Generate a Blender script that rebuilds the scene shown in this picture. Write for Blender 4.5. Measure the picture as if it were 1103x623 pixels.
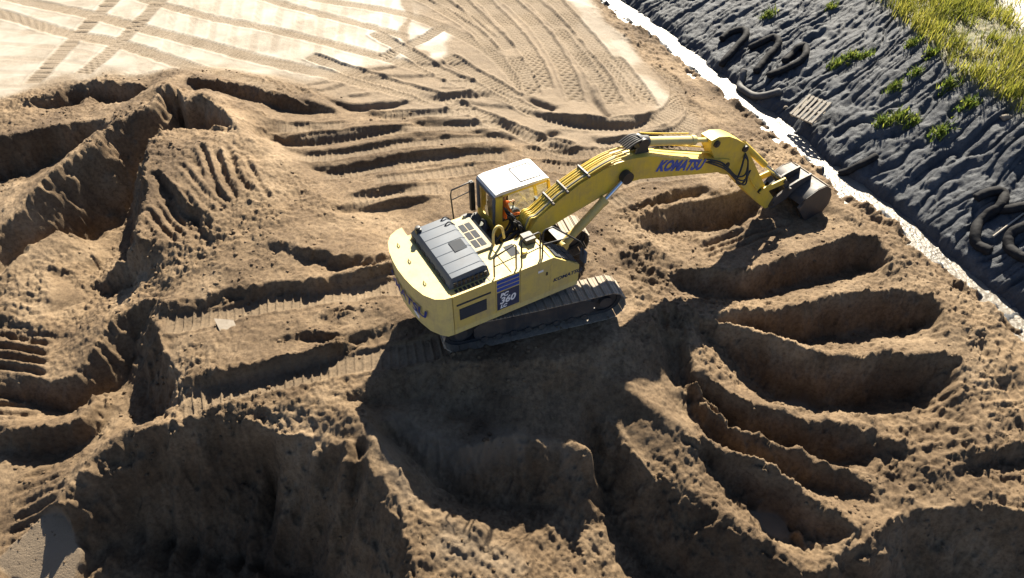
import bpy, bmesh, math, random
import numpy as np
from mathutils import Vector, Matrix, noise as mnoise

for o in list(bpy.data.objects): bpy.data.objects.remove(o, do_unlink=True)
SC = bpy.context.scene
COL = SC.collection
R = math.radians

# ------------------------------------------------------------------ camera
CAMP = np.array([-.16, -13.453, 13.53]); FPX = 752.0; PITCH = R(44.83)
cd = bpy.data.cameras.new('camera'); cam = bpy.data.objects.new('camera', cd); COL.objects.link(cam)
cam.location = CAMP; cam.rotation_euler = (R(90) - PITCH, 0, 0)
cd.sensor_width = 36; cd.lens = 36 * FPX / 1103; cd.clip_start = .1; cd.clip_end = 3000
SC.camera = cam
# ------------------------------------------------------------------ sky and sun
SUN_AZ, SUN_EL = R(13), R(38)          # azimuth to the right of +Y (straight ahead)
w = bpy.data.worlds.new('World'); SC.world = w; w.use_nodes = True
nt = w.node_tree; sky = nt.nodes.new('ShaderNodeTexSky'); sky.sky_type = 'NISHITA'; sky.sun_disc = False
sky.sun_elevation = SUN_EL; sky.sun_rotation = SUN_AZ; sky.altitude = 50; sky.air_density = .62; sky.dust_density = .4
nt.links.new(sky.outputs[0], nt.nodes['Background'].inputs[0]); nt.nodes['Background'].inputs[1].default_value = .05
ld = bpy.data.lights.new('sun', 'SUN'); ld.energy = 5.0; ld.angle = R(.55); ld.color = (1, .905, .74)
sun = bpy.data.objects.new('sun', ld); COL.objects.link(sun)
SUND = Vector((math.sin(SUN_AZ) * math.cos(SUN_EL), math.cos(SUN_AZ) * math.cos(SUN_EL), math.sin(SUN_EL)))
sun.rotation_euler = SUND.to_track_quat('Z', 'Y').to_euler(); sun.location = (8, 20, 20)
SC.view_settings.view_transform = 'Standard'; SC.view_settings.look = 'None'
SC.view_settings.exposure = 1.92; SC.view_settings.gamma = 1
SC.render.engine = 'CYCLES'

# ------------------------------------------------------------------ helpers: pixels to places
FW = np.array([0, math.cos(PITCH), -math.sin(PITCH)]); UP = np.array([0, math.sin(PITCH), math.cos(PITCH)])
def ray(x, y): return np.array([1., 0, 0]) * (x - 551.5) + UP * (311.5 - y) + FW * FPX
def at_z(x, y, z):
    d = ray(x, y); t = (z - CAMP[2]) / d[2]; return CAMP + t * d

# ------------------------------------------------------------------ terrain: break lines (photo x, y, height)
X0, X1, Y0, Y1, CS = -36., 36., -13., 32., .06
NX, NY = int((X1 - X0) / CS) + 1, int((Y1 - Y0) / CS) + 1
cz_sum = np.zeros((NY, NX)); cz_n = np.zeros((NY, NX))
def lerp_list(v, n):
    if not hasattr(v, '__len__'): return np.full(n, float(v))
    return np.interp(np.linspace(0, 1, n), np.linspace(0, 1, len(v)), v)
def stamp(P):
    for a, b in zip(P[:-1], P[1:]):
        n = max(2, int(np.hypot(*(b - a)[:2]) / (CS * .5)) + 1)
        for t in np.linspace(0, 1, n):
            q = a + (b - a) * t
            i = int(round((q[0] - X0) / CS)); j = int(round((q[1] - Y0) / CS))
            if 0 <= i < NX and 0 <= j < NY: cz_sum[j, i] += q[2]; cz_n[j, i] += 1
def resample(P, step=.25):
    out = [P[0]]
    for i in range(len(P) - 1):
        p0 = P[max(i - 1, 0)]; p1 = P[i]; p2 = P[i + 1]; p3 = P[min(i + 2, len(P) - 1)]
        n = max(1, int(np.linalg.norm((p2 - p1)[:2]) / step))
        for k in range(1, n + 1):
            t = k / n
            out.append(.5 * ((2 * p1) + (-p0 + p2) * t + (2 * p0 - 5 * p1 + 4 * p2 - p3) * t * t + (-p0 + 3 * p1 - 3 * p2 + p3) * t ** 3))
    return np.array(out)
def line_w(pts, z):
    zz = lerp_list(z, len(pts))
    return np.array([at_z(p[0], p[1], q) for p, q in zip(pts, zz)])
def level(pts, z): stamp(resample(line_w(pts, z)))
HS = 1.12
def crest(pts, z, h, k=.36, lip=.12, floor=0):
    """A ridge edge seen in the photo; the ground falls h below it on the side away from the sun."""
    P = resample(line_w(pts, z)); n = len(P); hh = lerp_list(h, n) * HS
    T = np.gradient(P[:, :2], axis=0); T /= np.linalg.norm(T, axis=1)[:, None] + 1e-9
    N = np.stack([T[:, 1], -T[:, 0]], 1); s = np.sign((N @ np.array([-.2, -.98])).mean() or 1); N *= s
    stamp(P)
    F = P.copy(); F[:, :2] += N * (hh * k + .06)[:, None]; F[:, 2] -= hh
    stamp(F)
    if floor:
        G = F.copy(); G[:, :2] += N * (hh * floor)[:, None]; G[:, 2] += .05 * hh; stamp(G[hh > .25])if (hh > .25).sum() > 2 else None
    if lip:
        B = P.copy(); B[:, :2] -= N * np.minimum(lip, .1 + hh * .3)[:, None]; B[:, 2] -= .03 * np.minimum(1, hh); stamp(B)

# upper plain and outer ground
level([(-120, 115), (0, 106), (60, 88), (110, 79), (180, 71), (260, 74), (330, 90)], 0)
level([(-200, 40), (100, 20), (300, 20), (450, 30), (560, 30)], [0, .05, .05, 0, -.05])
level([(-300, -60), (300, -70), (640, -60)], 0)
level([(380, 100), (460, 90), (560, 80), (640, 80), (700, 100)], [0, 0, 0, 0, -.15])
level([(600, 0), (640, 10), (680, 55), (715, 95), (750, 135), (775, 165)], [-.1, -.15, -.2, -.25, -.3, -.4])
# ditch: near lip, bed, far foot, bank top
level([(615, -30), (651, 12), (690, 44), (728, 75), (760, 108), (790, 135), (840, 168), (890, 212), (940, 250), (990, 285), (1030, 318), (1075, 356), (1130, 400)], [-.62, -.66, -.68, -.7, -.7, -.72, -.75, -.78, -.8, -.8, -.8, -.8, -.8])
DITCH = [(590, -60), (628, -15), (652, 4), (673, 17), (694, 32), (711, 45), (730, 60), (753, 79), (774, 94), (792, 109), (816, 125), (842, 146), (866, 168), (898, 194), (930, 215), (962, 238), (1001, 273), (1035, 303), (1068, 326), (1102, 354), (1180, 420)]
level(DITCH, -1.2)
level([(x + 9, y - 7) for x, y in DITCH], -1.15)
level([(x + 24, y - 14) for x, y in DITCH], -.72)
BTOP = [(880, -90), (930, -25), (968, 14), (1000, 45), (1040, 78), (1080, 100), (1120, 125), (1200, 180), (1330, 290)]
level(BTOP, 1.75)
level([(900, -110), (960, -35), (1010, 0), (1060, 40), (1103, 75), (1180, 120)], 2.1)
level([(1030, -90), (1140, 10), (1300, 120)], 2.3)
level([(845, 240), (870, 236), (890, 232)], [-1.0, -1.1, -1.1])
level([(1250, 480), (1180, 420)], -.9)

# ---- left workings
crest([(30, 108), (55, 100), (74, 92), (90, 89), (122, 88), (154, 90)], .05, [.2, .6, .75, .75, .6])
crest([(-60, 158), (0, 148), (19, 145), (42, 139), (64, 135), (93, 131), (118, 131)], [-.1, 0, .0, .0, .05, .1, .2], [1.4, 1.4, 1.35, 1.2, 1.0, .8, .5])
level([(93, 96), (94, 112), (94, 129)], [-.15, -.25, -.1])
level([(5, 118), (25, 124), (50, 118)], [-.1, -.15, -.2])
crest([(180, 90), (160, 115), (138, 126), (119, 138), (96, 156), (61, 181), (38, 204), (19, 227), (0, 247), (-50, 300)], [.95, .85, .75, .7, .6, .4, .2, 0, -.2, -.7], [.9, 1.6, 2.1, 2.3, 2.3, 2.1, 1.7, 1.0, .6, .3])
level([(188, 80), (170, 93), (150, 108), (130, 121), (108, 134)], [.55, .6, .5, .4, .2])
crest([(179, 90), (192, 98), (201, 106), (211, 102), (224, 105), (237, 114), (246, 125), (254, 137)], .92, [.9, 1., .95, .9, .85, .75, .6, .2])
level([(167, 147), (178, 142), (192, 140), (224, 141), (254, 139), (275, 150)], [.62, .68, .7, .72, .78, .7])
crest([(203, 82), (224, 85), (246, 87), (262, 90), (288, 97), (317, 106), (342, 113), (360, 119)], [.6, .55, .5, .45, .35, .25, .2, .1], [.2, .4, .5, .5, .5, .45, .35, .1])
level([(220, 98), (250, 108), (280, 122), (320, 132)], [.75, .7, .45, .15])
crest([(167, 147), (158, 158), (164, 170), (157, 188), (160, 214), (154, 240), (156, 258)], [.65, .75, .8, .75, .6, .5, .35], [.8, 1.8, 2.2, 2.2, 2.0, 1.6, .9], k=.5)
level([(195, 160), (235, 160), (270, 170)], [.85, .85, .75])
level([(200, 185), (250, 205), (290, 215), (340, 222)], [.75, .6, .5, .2])
crest([(172, 184), (190, 200), (208, 222), (222, 240), (233, 256)], [.78, .72, .62, .5, .4], [.2, .35, .4, .35, .15])
level([(170, 262), (205, 262), (240, 262), (280, 245)], [.3, .25, .3, .4])
level([(75, 252), (90, 275), (102, 296)], [-.9, -1.15, -1.35])
level([(60, 250), (40, 262), (20, 285), (0, 300)], [-.7, -.75, -.8, -.8])
level([(58, 262), (55, 290), (52, 320)], [-.75, -.95, -1.0])
level([(120, 270), (105, 300), (130, 250)], [-1.65, -1.6, -1.65])
crest([(104, 308), (120, 297), (135, 283), (150, 269), (158, 262)], [-1.25, -1.0, -.6, -.1, .15], [.15, .5, .75, .8, .4])
level([(60, 300), (72, 302), (92, 320)], [-1.15, -1.2, -1.3]); level([(57, 340), (66, 335), (90, 325)], [-1.35, -1.35, -1.35])
level([(0, 330), (25, 335), (60, 345)], [-1.0, -1.05, -1.15])
crest([(-40, 344), (0, 348), (20, 351), (50, 356), (75, 359)], -1.08, [.2, .2, .2, .2, .08])
level([(-20, 385), (20, 388), (60, 390)], -1.15)
crest([(172, 318), (144, 326), (118, 345), (104, 368), (96, 380), (86, 396), (64, 407), (32, 409), (0, 410), (-60, 410)], [-.25, -.45, -.6, -.75, -.85, -.95, -1.05, -1.1, -1.1, -1.1], [.1, .5, .9, 1.0, .95, .8, .6, .4, .25, .2], k=.5)
crest([(163, 338), (174, 360), (183, 385), (190, 412), (189, 438), (160, 458)], [-.05, -.05, -.1, -.1, -.2, -.35], [.4, 1.3, 1.5, 1.5, 1.3, .8], k=.55)
crest([(112, 424), (107, 431), (88, 449), (65, 457), (33, 460), (0, 464), (-60, 468)], [-1.55, -1.3, -1.15, -1.2, -1.2, -1.2, -1.2], [.1, .5, .7, .7, .45, .3, .2])
level([(-20, 500), (10, 515), (40, 520), (62, 520)], [-1.6, -1.65, -1.6, -1.35])
level([(-30, 580), (10, 575), (40, 560)], [-1.8, -1.75, -1.6])
crest([(-30, 665), (16, 615), (42, 589), (59, 557), (72, 527), (85, 505), (107, 485), (130, 469), (147, 462), (182, 452), (208, 451), (235, 447), (256, 449), (278, 456), (304, 469), (325, 466), (343, 469), (382, 485), (407, 511), (427, 543), (440, 582), (446, 625), (445, 690)],
      [-1.8, -1.65, -1.45, -1.2, -1., -.85, -.65, -.5, -.4, -.3, -.25, -.2, -.2, -.25, -.35, -.35, -.35, -.08, -.02, -.08, -.24, -.42, -.7],
      [.3, .6, .75, 1.0, 1.25, 1.5, 1.9, 2.3, 2.6, 2.8, 2.9, 2.9, 2.9, 2.9, 2.9, 2.9, 2.9, 2.8, 2.6, 2.3, 2.0, 1.8, 1.6], k=.62)
level([(25, 640), (60, 612), (92, 590)], [-2.45, -2.42, -2.4]); level([(80, 640), (100, 615), (120, 590)], [-2.4, -2.35, -2.25])
level([(278, 470), (296, 520), (290, 570), (278, 625)], [-.7, -2.3, -2.75, -3.0])
level([(120, 690), (230, 690), (380, 690)], -3.2)
HS = 1.05
# ---- bench the machine stands on, and its track beds
crest([(292, 258), (326, 265), (360, 274), (389, 276), (420, 272)], [.42, .4, .35, .3, .25], [.1, .3, .35, .3, .15])
crest([(172, 326), (190, 324), (215, 320), (271, 309), (326, 302), (382, 292), (424, 282)], [.12, .15, .18, .2, .22, .22, .2], [.15, .28, .3, .32, .32, .32, .25])
level([(178, 352), (240, 343), (300, 330), (411, 313), (500, 300), (640, 262)], [-.12, -.12, -.1, -.08, -.02, 0])
level([(190, 366), (240, 358), (300, 350), (390, 335)], [.0, .05, .08, .08])
crest([(196, 404), (234, 398), (271, 391), (308, 384), (345, 375), (382, 361), (410, 352)], [.12, .14, .14, .14, .14, .12, .1], [.2, .34, .36, .36, .36, .34, .2])
level([(200, 438), (250, 424), (300, 411), (368, 395), (440, 382), (520, 370), (690, 335)], [-.22, -.22, -.2, -.16, -.05, 0, 0])
level([(480, 335), (560, 320), (640, 295)], 0)
crest([(296, 362), (315, 356), (345, 356), (378, 358)], .12, [.05, .25, .28, .1], lip=0); crest([(344, 342), (355, 336), (372, 329), (385, 330)], .12, [.05, .25, .25, .1], lip=0)
level([(395, 318), (420, 330), (440, 345)], [.05, .15, .1])
level([(215, 440), (280, 437), (350, 425), (400, 410)], [-.12, -.1, -.1, -.15])
HS = 1.1
# ---- below the machine, in its shadow
level([(372, 436), (385, 445), (402, 466), (422, 496), (440, 525)], [-.02, .06, .1, .08, -.1])
crest([(376, 418), (400, 408), (430, 404), (470, 398)], [-.12, -.1, -.1, -.08], [.2, .5, .5, .3], k=.8)
level([(470, 396), (540, 392), (600, 384), (660, 372), (700, 345)], [.08, .12, .12, .04, -.02])
crest([(410, 452), (424, 450), (450, 464), (494, 481), (520, 472), (542, 467), (577, 472), (608, 481), (630, 497)], [-.45, -.48, -.52, -.58, -.5, -.5, -.55, -.62, -.75], [.3, .45, .6, .8, 1.15, 1.3, 1.3, 1.1, .6], k=.75)
level([(488, 452), (500, 458), (512, 448)], -.85); level([(530, 420), (545, 450)], [-.3, -.45]); level([(590, 420), (600, 450)], [-.42, -.6])
level([(440, 540), (470, 560), (520, 570)], [-.2, -.42, -.85]); level([(450, 610), (520, 610), (600, 600), (650, 600)], [-.5, -1.05, -1.95, -2.15])
level([(460, 690), (560, 690), (660, 680)], [-.85, -1.6, -2.3]); level([(548, 562), (600, 575), (640, 588)], [-1.6, -1.9, -2.05])
# ---- right workings
crest([(652, 398), (680, 420), (706, 441), (731, 459), (762, 478)], [-.25, -.38, -.52, -.7, -.85], [.1, .18, .2, .2, .1], k=1.2)
crest([(645, 440), (660, 458), (685, 488), (700, 506), (729, 524), (756, 543), (781, 561), (805, 578), (838, 598), (860, 615), (874, 621), (891, 612), (909, 595), (931, 578), (941, 571)],
      [-.75, -.85, -1., -1.08, -1.2, -1.28, -1.35, -1.42, -1.5, -1.58, -1.6, -1.58, -1.52, -1.45, -1.42], [.3, .6, 1.0, 1.3, 1.5, 1.6, 1.6, 1.5, 1.4, 1.3, 1.2, 1.2, 1.2, 1.1, .7], k=.6)
crest([(941, 571), (962, 551), (986, 544), (1009, 548), (1036, 536), (1064, 541), (1080, 549), (1110, 552), (1160, 560)], [-1.42, -1.38, -1.35, -1.35, -1.32, -1.3, -1.3, -1.3, -1.3], [.7, 1.4, 1.7, 1.8, 1.8, 1.8, 1.8, 1.8, 1.8], k=.6)
crest([(925, 606), (940, 590), (952, 600)], [-1.75, -1.65, -1.9], [.2, .9, .3])
level([(700, 690), (850, 690), (1000, 690), (1160, 690)], [-2.9, -2.9, -3.1, -3.2])
HS = 1.6
FL = .3
crest([(684, 221), (711, 209), (740, 202), (759, 200), (770, 207)], [-.06, -.1, -.18, -.22, -.25], [.1, .2, .24, .24, .06])
crest([(688, 230), (711, 223), (740, 220), (764, 216), (784, 211), (797, 203), (812, 200)], [-.08, -.14, -.24, -.32, -.4, -.46, -.5], [.2, .42, .55, .62, .66, .66, .5], floor=.25)
crest([(757, 264), (788, 251), (824, 239), (845, 236)], [-.62, -.78, -.9, -.95], .09)
level([(700, 262), (720, 275), (740, 285)], [-.12, -.2, -.3])
crest([(728, 288), (740, 291), (776, 291), (817, 287), (844, 276), (868, 269), (890, 262), (911, 256), (938, 254), (958, 268), (962, 288)], [-.25, -.3, -.45, -.55, -.62, -.65, -.66, -.66, -.66, -.66, -.72], [.3, .45, .52, .56, .6, .64, .68, .7, .7, .62, .3], floor=.2)
crest([(772, 336), (785, 333), (820, 331), (860, 329), (894, 319), (927, 313), (961, 314), (1000, 317), (1016, 325), (1020, 345)], [-.38, -.45, -.55, -.62, -.66, -.66, -.66, -.66, -.68, -.75], [.2, .35, .55, .68, .75, .78, .75, .7, .65, .3], floor=.2)
crest([(758, 341), (770, 344), (788, 348), (814, 360), (844, 371), (875, 379), (900, 382), (930, 382), (951, 379), (988, 381), (1020, 378), (1042, 391)], [-.36, -.42, -.5, -.6, -.68, -.75, -.78, -.78, -.76, -.72, -.7, -.72], [.25, .5, .75, .9, .98, 1., .95, .9, .85, .78, .65, .3], floor=.2)
crest([(741, 360), (743, 384), (757, 401), (775, 415), (800, 430), (824, 440), (860, 450), (895, 455), (925, 459), (950, 467), (970, 474)], [-.42, -.58, -.7, -.8, -.92, -1., -1.05, -1.08, -1.1, -1.12, -1.15], [.15, .38, .55, .62, .64, .64, .65, .65, .62, .5, .2], floor=.25)
crest([(739, 395), (744, 412), (756, 432), (778, 451), (803, 466), (838, 484), (867, 493), (884, 498), (921, 508), (938, 518)], [-.62, -.72, -.85, -.98, -1.08, -1.18, -1.22, -1.25, -1.28, -1.3], [.15, .26, .36, .42, .44, .44, .44, .44, .4, .15], floor=.2)
crest([(742, 470), (760, 478), (781, 486), (805, 496), (828, 508), (857, 527), (884, 545), (905, 558), (920, 570)], [-.88, -.96, -1.06, -1.15, -1.22, -1.28, -1.32, -1.34, -1.38], [.12, .32, .5, .64, .74, .8, .78, .6, .2], floor=.2)
level([(805, 545), (830, 560), (855, 577), (878, 588)], [-1.82, -1.9, -1.95, -2.0])
crest([(1040, 470), (1052, 484), (1072, 478), (1103, 474), (1140, 474)], [-1., -.98, -.95, -.92, -.9], [.1, .26, .3, .3, .25])
level([(1010, 500), (1030, 515), (1060, 520), (1110, 520)], -1.3)
level([(1040, 350), (1060, 385), (1085, 420), (1110, 445)], [-.7, -.74, -.78, -.8])
level([(1018, 345), (1030, 372), (1046, 420), (1056, 455), (1050, 480)], [-.72, -.7, -.8, -.9, -.98])
level([(985, 405), (1010, 400), (1030, 398)], [-1.25, -1.1, -.85])
level([(968, 330), (990, 350), (1005, 365)], [-1.2, -1.2, -1.1])
HS = 1.3
# ---- furrows of the passes above the cab
for pts, h in [
    ([(289, 129), (313, 131), (345, 135)], .07), ([(292, 143), (313, 147), (342, 145), (371, 142), (400, 137), (426, 134), (443, 138)], [.1, .24, .24, .22, .2, .16, .05]),
    ([(310, 162), (342, 161), (371, 159), (400, 154), (429, 148), (455, 144), (485, 144)], [.05, .1, .1, .13, .12, .09, .05]),
    ([(336, 178), (365, 177), (394, 171), (423, 167), (452, 162), (481, 160), (513, 157), (550, 157)], [.1, .2, .2, .2, .2, .17, .12, .05]),
    ([(381, 209), (406, 203), (432, 200), (449, 199)], [.05, .16, .14, .05]), ([(362, 224), (394, 217), (423, 213), (458, 209)], [.1, .22, .2, .1]),
    ([(326, 91), (350, 87)], .06), ([(336, 97), (368, 90)], .07), ([(388, 75), (429, 70)], .07), ([(397, 81), (440, 80), (470, 79)], .07), ([(449, 66), (475, 66), (497, 65)], .08),
    ([(466, 101), (495, 99), (524, 97)], .16), ([(399, 120), (423, 122), (455, 119), (481, 117)], .1), ([(358, 108), (380, 112), (406, 110), (441, 107)], [.08, .2, .2, .08]),
    ([(378, 101), (398, 99)], .08), ([(449, 128), (478, 128), (516, 129)], .13), ([(510, 139), (550, 146)], .1), ([(530, 125), (547, 131), (563, 141)], [.05, .18, .12]),
    ([(492, 107), (520, 110), (569, 118)], .07), ([(574, 104), (586, 110), (598, 114)], .16),
    ([(556, 114), (575, 119), (595, 123), (618, 124), (647, 126), (676, 127), (704, 120)], [.05, .12, .2, .26, .26, .24, .06]),
    ([(577, 145), (600, 139)], .15), ([(594, 151), (621, 158)], .16), ([(636, 93), (646, 108), (660, 127)], [.05, .16, .1]), ([(640, 146), (665, 146), (690, 144), (719, 133)], .1)]:
    n_ = len(pts); zc = .05 if pts[0][0] < 560 else .0
    if pts[0][0] > 630: zc = -.04
    if pts[0][1] > 125 and pts[0][0] < 500: zc = .1
    crest(pts, zc, h, k=.5, lip=.1)

# ---- solve the sheet between the break lines (coarse to fine)
def solve():
    levels = []
    s, n = cz_sum, cz_n
    while True:
        levels.append((s, n))
        if min(s.shape) < 40: break
        h2, w2 = (s.shape[0] + 1) // 2, (s.shape[1] + 1) // 2
        S = np.zeros((h2 * 2, w2 * 2)); N_ = np.zeros_like(S); S[:s.shape[0], :s.shape[1]] = s; N_[:n.shape[0], :n.shape[1]] = n
        s = S.reshape(h2, 2, w2, 2).sum((1, 3)); n = N_.reshape(h2, 2, w2, 2).sum((1, 3))
    z = None
    for s, n in reversed(levels):
        m = n > 0; v = np.where(m, s / np.maximum(n, 1), 0)
        if z is None: z = np.full(s.shape, v[m].mean())
        else: z = np.repeat(np.repeat(z, 2, 0), 2, 1)[:s.shape[0], :s.shape[1]]
        z = np.where(m, v, z)
        for it in range(220):
            p = np.pad(z, 1, mode='edge')
            z = np.where(m, v, (p[:-2, 1:-1] + p[2:, 1:-1] + p[1:-1, :-2] + p[1:-1, 2:]) * .25)
    for it in range(2):
        p = np.pad(z, 1, mode='edge'); z = .5 * z + .125 * (p[:-2, 1:-1] + p[2:, 1:-1] + p[1:-1, :-2] + p[1:-1, 2:])
    return z
ZG = solve()
def bil(A, x, y):
    u = np.clip((x - X0) / CS, 0, NX - 1.001); v = np.clip((y - Y0) / CS, 0, NY - 1.001)
    i = u.astype(int); j = v.astype(int); u = u - i; v = v - j
    return (A[j, i] * (1 - u) + A[j, i + 1] * u) * (1 - v) + (A[j + 1, i] * (1 - u) + A[j + 1, i + 1] * u) * v
def zb(x, y): return float(bil(ZG, np.array([float(x)]), np.array([float(y)]))[0])
def hit(px, py, dz=0.0):
    """first place on the ground seen at this photo position"""
    d = ray(px, py); t = (3.2 - CAMP[2]) / d[2]; st = .06 / np.linalg.norm(d)
    for _ in range(900):
        P = CAMP + t * d
        if P[2] <= zb(P[0], P[1]) + dz: break
        t += st
    return CAMP + t * d
def hits(pts, dz=0.): return resample(np.array([hit(x, y, dz) for x, y in pts]), .12)
# ------------------------------------------------------------------ noise
RNG = np.random.default_rng(7)
LAT = RNG.random((256, 256))
def vn(x, y, seed=0):
    x = x + seed * 17.31; y = y + seed * 9.77
    xi = np.floor(x).astype(int); yi = np.floor(y).astype(int); fx = x - xi; fy = y - yi
    fx = fx * fx * fx * (fx * (fx * 6 - 15) + 10); fy = fy * fy * fy * (fy * (fy * 6 - 15) + 10)
    a = LAT[yi & 255, xi & 255]; b = LAT[yi & 255, (xi + 1) & 255]; c = LAT[(yi + 1) & 255, xi & 255]; d = LAT[(yi + 1) & 255, (xi + 1) & 255]
    return (a * (1 - fx) + b * fx) * (1 - fy) + (c * (1 - fx) + d * fx) * fy
def rvn(x, y, wl, seed=0, ang=.6):
    c, s = math.cos(ang + seed), math.sin(ang + seed)
    return vn((c * x - s * y) / wl, (s * x + c * y) / wl, seed)
def sstep(a, b, v):
    t = np.clip((v - a) / (b - a), 0, 1); return t * t * (3 - 2 * t)
# ------------------------------------------------------------------ zone masks on the coarse grid
GX, GY = np.meshgrid(X0 + np.arange(NX) * CS, Y0 + np.arange(NY) * CS)
def inpoly(P, x, y):
    r = np.zeros(x.shape, bool); n = len(P)
    for i in range(n):
        (xa, ya), (xb, yb) = P[i][:2], P[(i + 1) % n][:2]
        if ya == yb: continue
        c = ((ya > y) != (yb > y)) & (x < (xb - xa) * (y - ya) / (yb - ya) + xa); r ^= c
    return r
def blur(A, n):
    for _ in range(max(1, int(n * (.1 / CS) ** 2 + .5))):
        p = np.pad(A, 1, mode='edge'); A = (p[:-2, 1:-1] + p[2:, 1:-1] + p[1:-1, :-2] + p[1:-1, 2:] + A) / 5
    return A
def zone(pts, z, n): return blur(inpoly([tuple(at_z(x, y, z)[:2]) for x, y in pts], GX, GY).astype(float), n)
M_plain = zone([(-400, 140), (-120, 117), (0, 108), (60, 92), (110, 82), (180, 75), (260, 80), (330, 94), (380, 112), (470, 128), (560, 152), (640, 158), (700, 150), (750, 145), (778, 165), (745, 110), (700, 65), (640, 8), (610, -60), (500, -130), (-400, -130)], 0, 10)
M_pass = zone([(285, 120), (380, 108), (560, 150), (700, 150), (778, 165), (785, 205), (740, 200), (690, 215), (640, 235), (560, 240), (480, 235), (400, 232), (360, 222), (325, 190), (300, 160)], 0, 12)
DW = [at_z(x, y, -.95) for x, y in DITCH]; 
M_clay = blur(inpoly([tuple(q[:2]) for q in DW] + [(60, -20), (60, 60), (2, 60)], GX, GY).astype(float), 2)
M_grass = zone([(870, -110), (930, -25), (968, 14), (1000, 45), (1040, 78), (1080, 100), (1125, 130), (1300, 250), (1500, 100), (1100, -200)], 1.8, 6)
M_path = zone([(1060, -60), (1075, 0), (1103, 35), (1150, 60), (1300, 100), (1200, -100)], 2.2, 5)
M_flat = np.zeros_like(ZG)
for pts, z in [([(57, 300), (70, 299), (97, 321), (72, 328), (57, 345)], -1.2), ([(405, 470), (420, 462), (440, 500), (425, 520)], -.5)]:
    M_flat = np.maximum(M_flat, zone(pts, z, 2))
M_crust = np.zeros_like(ZG)      # pale, smooth, wet silt skin on the upper plain
for pts in [[(-300, 130), (0, 104), (60, 86), (110, 77), (190, 70), (250, 72), (330, 85), (400, 70), (455, 62), (480, 44), (455, 18), (440, -10), (380, -60), (-300, -60)],
            [(596, -40), (618, 8), (640, 45), (665, 78), (690, 100), (707, 113), (712, 104), (700, 78), (688, 58), (655, 18), (630, -40)], [(440, 66), (460, 62), (478, 48), (472, 36), (458, 38)]]:
    M_crust = np.maximum(M_crust, zone(pts, 0, 14 if pts[0][0] < 0 else 4) * (.5 if pts[0][0] == 596 else 1))
M_crust *= 1 - zone([(440, -25), (449.5, -25), (451, 65), (441, 65)], 0, .7)  # dark reflected streak of an unseen post, painted by leaving out the skin
# ------------------------------------------------------------------ fine grid
NC, NR = 1180, 860
tr = np.linspace(0, 1, NR); yy = -11.5 + tr * 27.5 + tr ** 2 * 14.0
hw = np.interp(yy, [-11.5, -7.8, 19.5, 30], [12.4, 13.2, 28.5, 34.5])
uu = np.linspace(-1, 1, NC)
VX = (uu[None, :] * hw[:, None]); VY = np.repeat(yy[:, None], NC, 1)
x = VX.ravel(); y = VY.ravel()
# wander the sampling a little so that drawn break lines get uneven edges
wx = (rvn(x, y, .5, 1) - .5) * .16 + (rvn(x, y, .17, 2) - .5) * .08 + (rvn(x, y, 1.5, 9) - .5) * .22
wy = (rvn(x, y, .5, 3) - .5) * .16 + (rvn(x, y, .17, 4) - .5) * .08 + (rvn(x, y, 1.5, 8) - .5) * .22
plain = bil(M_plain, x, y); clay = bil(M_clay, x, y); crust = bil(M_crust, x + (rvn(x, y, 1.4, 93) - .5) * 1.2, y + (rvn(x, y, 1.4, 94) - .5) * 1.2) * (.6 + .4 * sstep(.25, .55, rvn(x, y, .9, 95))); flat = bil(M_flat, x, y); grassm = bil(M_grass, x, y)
passes = bil(M_pass, x, y); plain_c = plain; plain = np.clip(plain + .7 * passes, 0, 1)
calm = np.clip(plain * .75 + flat, 0, 1)
z = bil(ZG, x + wx * (1 - calm * .8), y + wy * (1 - calm * .8))
base_z = z.copy()
# slope of the broad sheet: steep cut faces get a lumpier, torn relief
gy_, gx_ = np.gradient(ZG, CS); slope = bil(np.hypot(gx_, gy_), x, y)
steep = sstep(.5, 1.4, slope)
rough = (1 - plain) * (1 - flat) * (1 - clay)
patch = sstep(.35, .7, rvn(x, y, 2.3, 5)) 
bil_ = lambda wl, s: 1 - np.abs(2 * rvn(x, y, wl, s) - 1)
det = np.zeros_like(x)
det += rough * ((rvn(x, y, 1.1, 11) - .5) * .12 + (rvn(x, y, .55, 12) - .5) * .08)
lump = (.35 + .9 * patch)
det += rough * lump * ((rvn(x, y, .24, 13) - .5) * .05 + (rvn(x, y, .12, 14) - .5) * .04 + (rvn(x, y, .062, 15) - .5) * .045)
clods = np.clip(rvn(x, y, .15, 16) - .62, 0, 1) * 2.2 * np.clip(rvn(x, y, .9, 17) - .35, 0, 1) * 2
det += rough * (1 - .6 * steep) * clods * .02
w2 = rvn(x, y, .3, 41) * .25; crumb = (1 - np.abs(2 * vn((x + w2) / .13, (y - w2) / .13, 42) - 1)) * .6 + (1 - np.abs(2 * vn((x - w2) / .07, (y + w2) / .07, 43) - 1)) * .4
det -= rough * (.3 + .5 * patch) * (crumb - .5) * .04
lumps = np.clip(vn((x + w2) / .17, (y - w2) / .17, 71) - .5, 0, 1) * .2 + np.clip(vn((x - w2) / .1, (y + w2 * .7) / .1, 72) - .48, 0, 1) * .17 + np.clip(vn((x + w2 * .6) / .058, (y + w2) / .058, 73) - .45, 0, 1) * .12
det += rough * (.26 + .34 * patch * (.3 + rvn(x, y, .8, 74))) * lumps
det += rough * steep * ((bil_(.55, 18) - .5) * .2 + (bil_(.24, 19) - .5) * .12 + (bil_(.11, 44) - .5) * .06)
det += plain * (1 - clay) * ((rvn(x, y, .9, 20) - .5) * .035 + (rvn(x, y, .2, 21) - .5) * .022 * (1 - .85 * crust) + (rvn(x, y, .08, 22) - .5) * .014 * (1 - .8 * crust))
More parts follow.
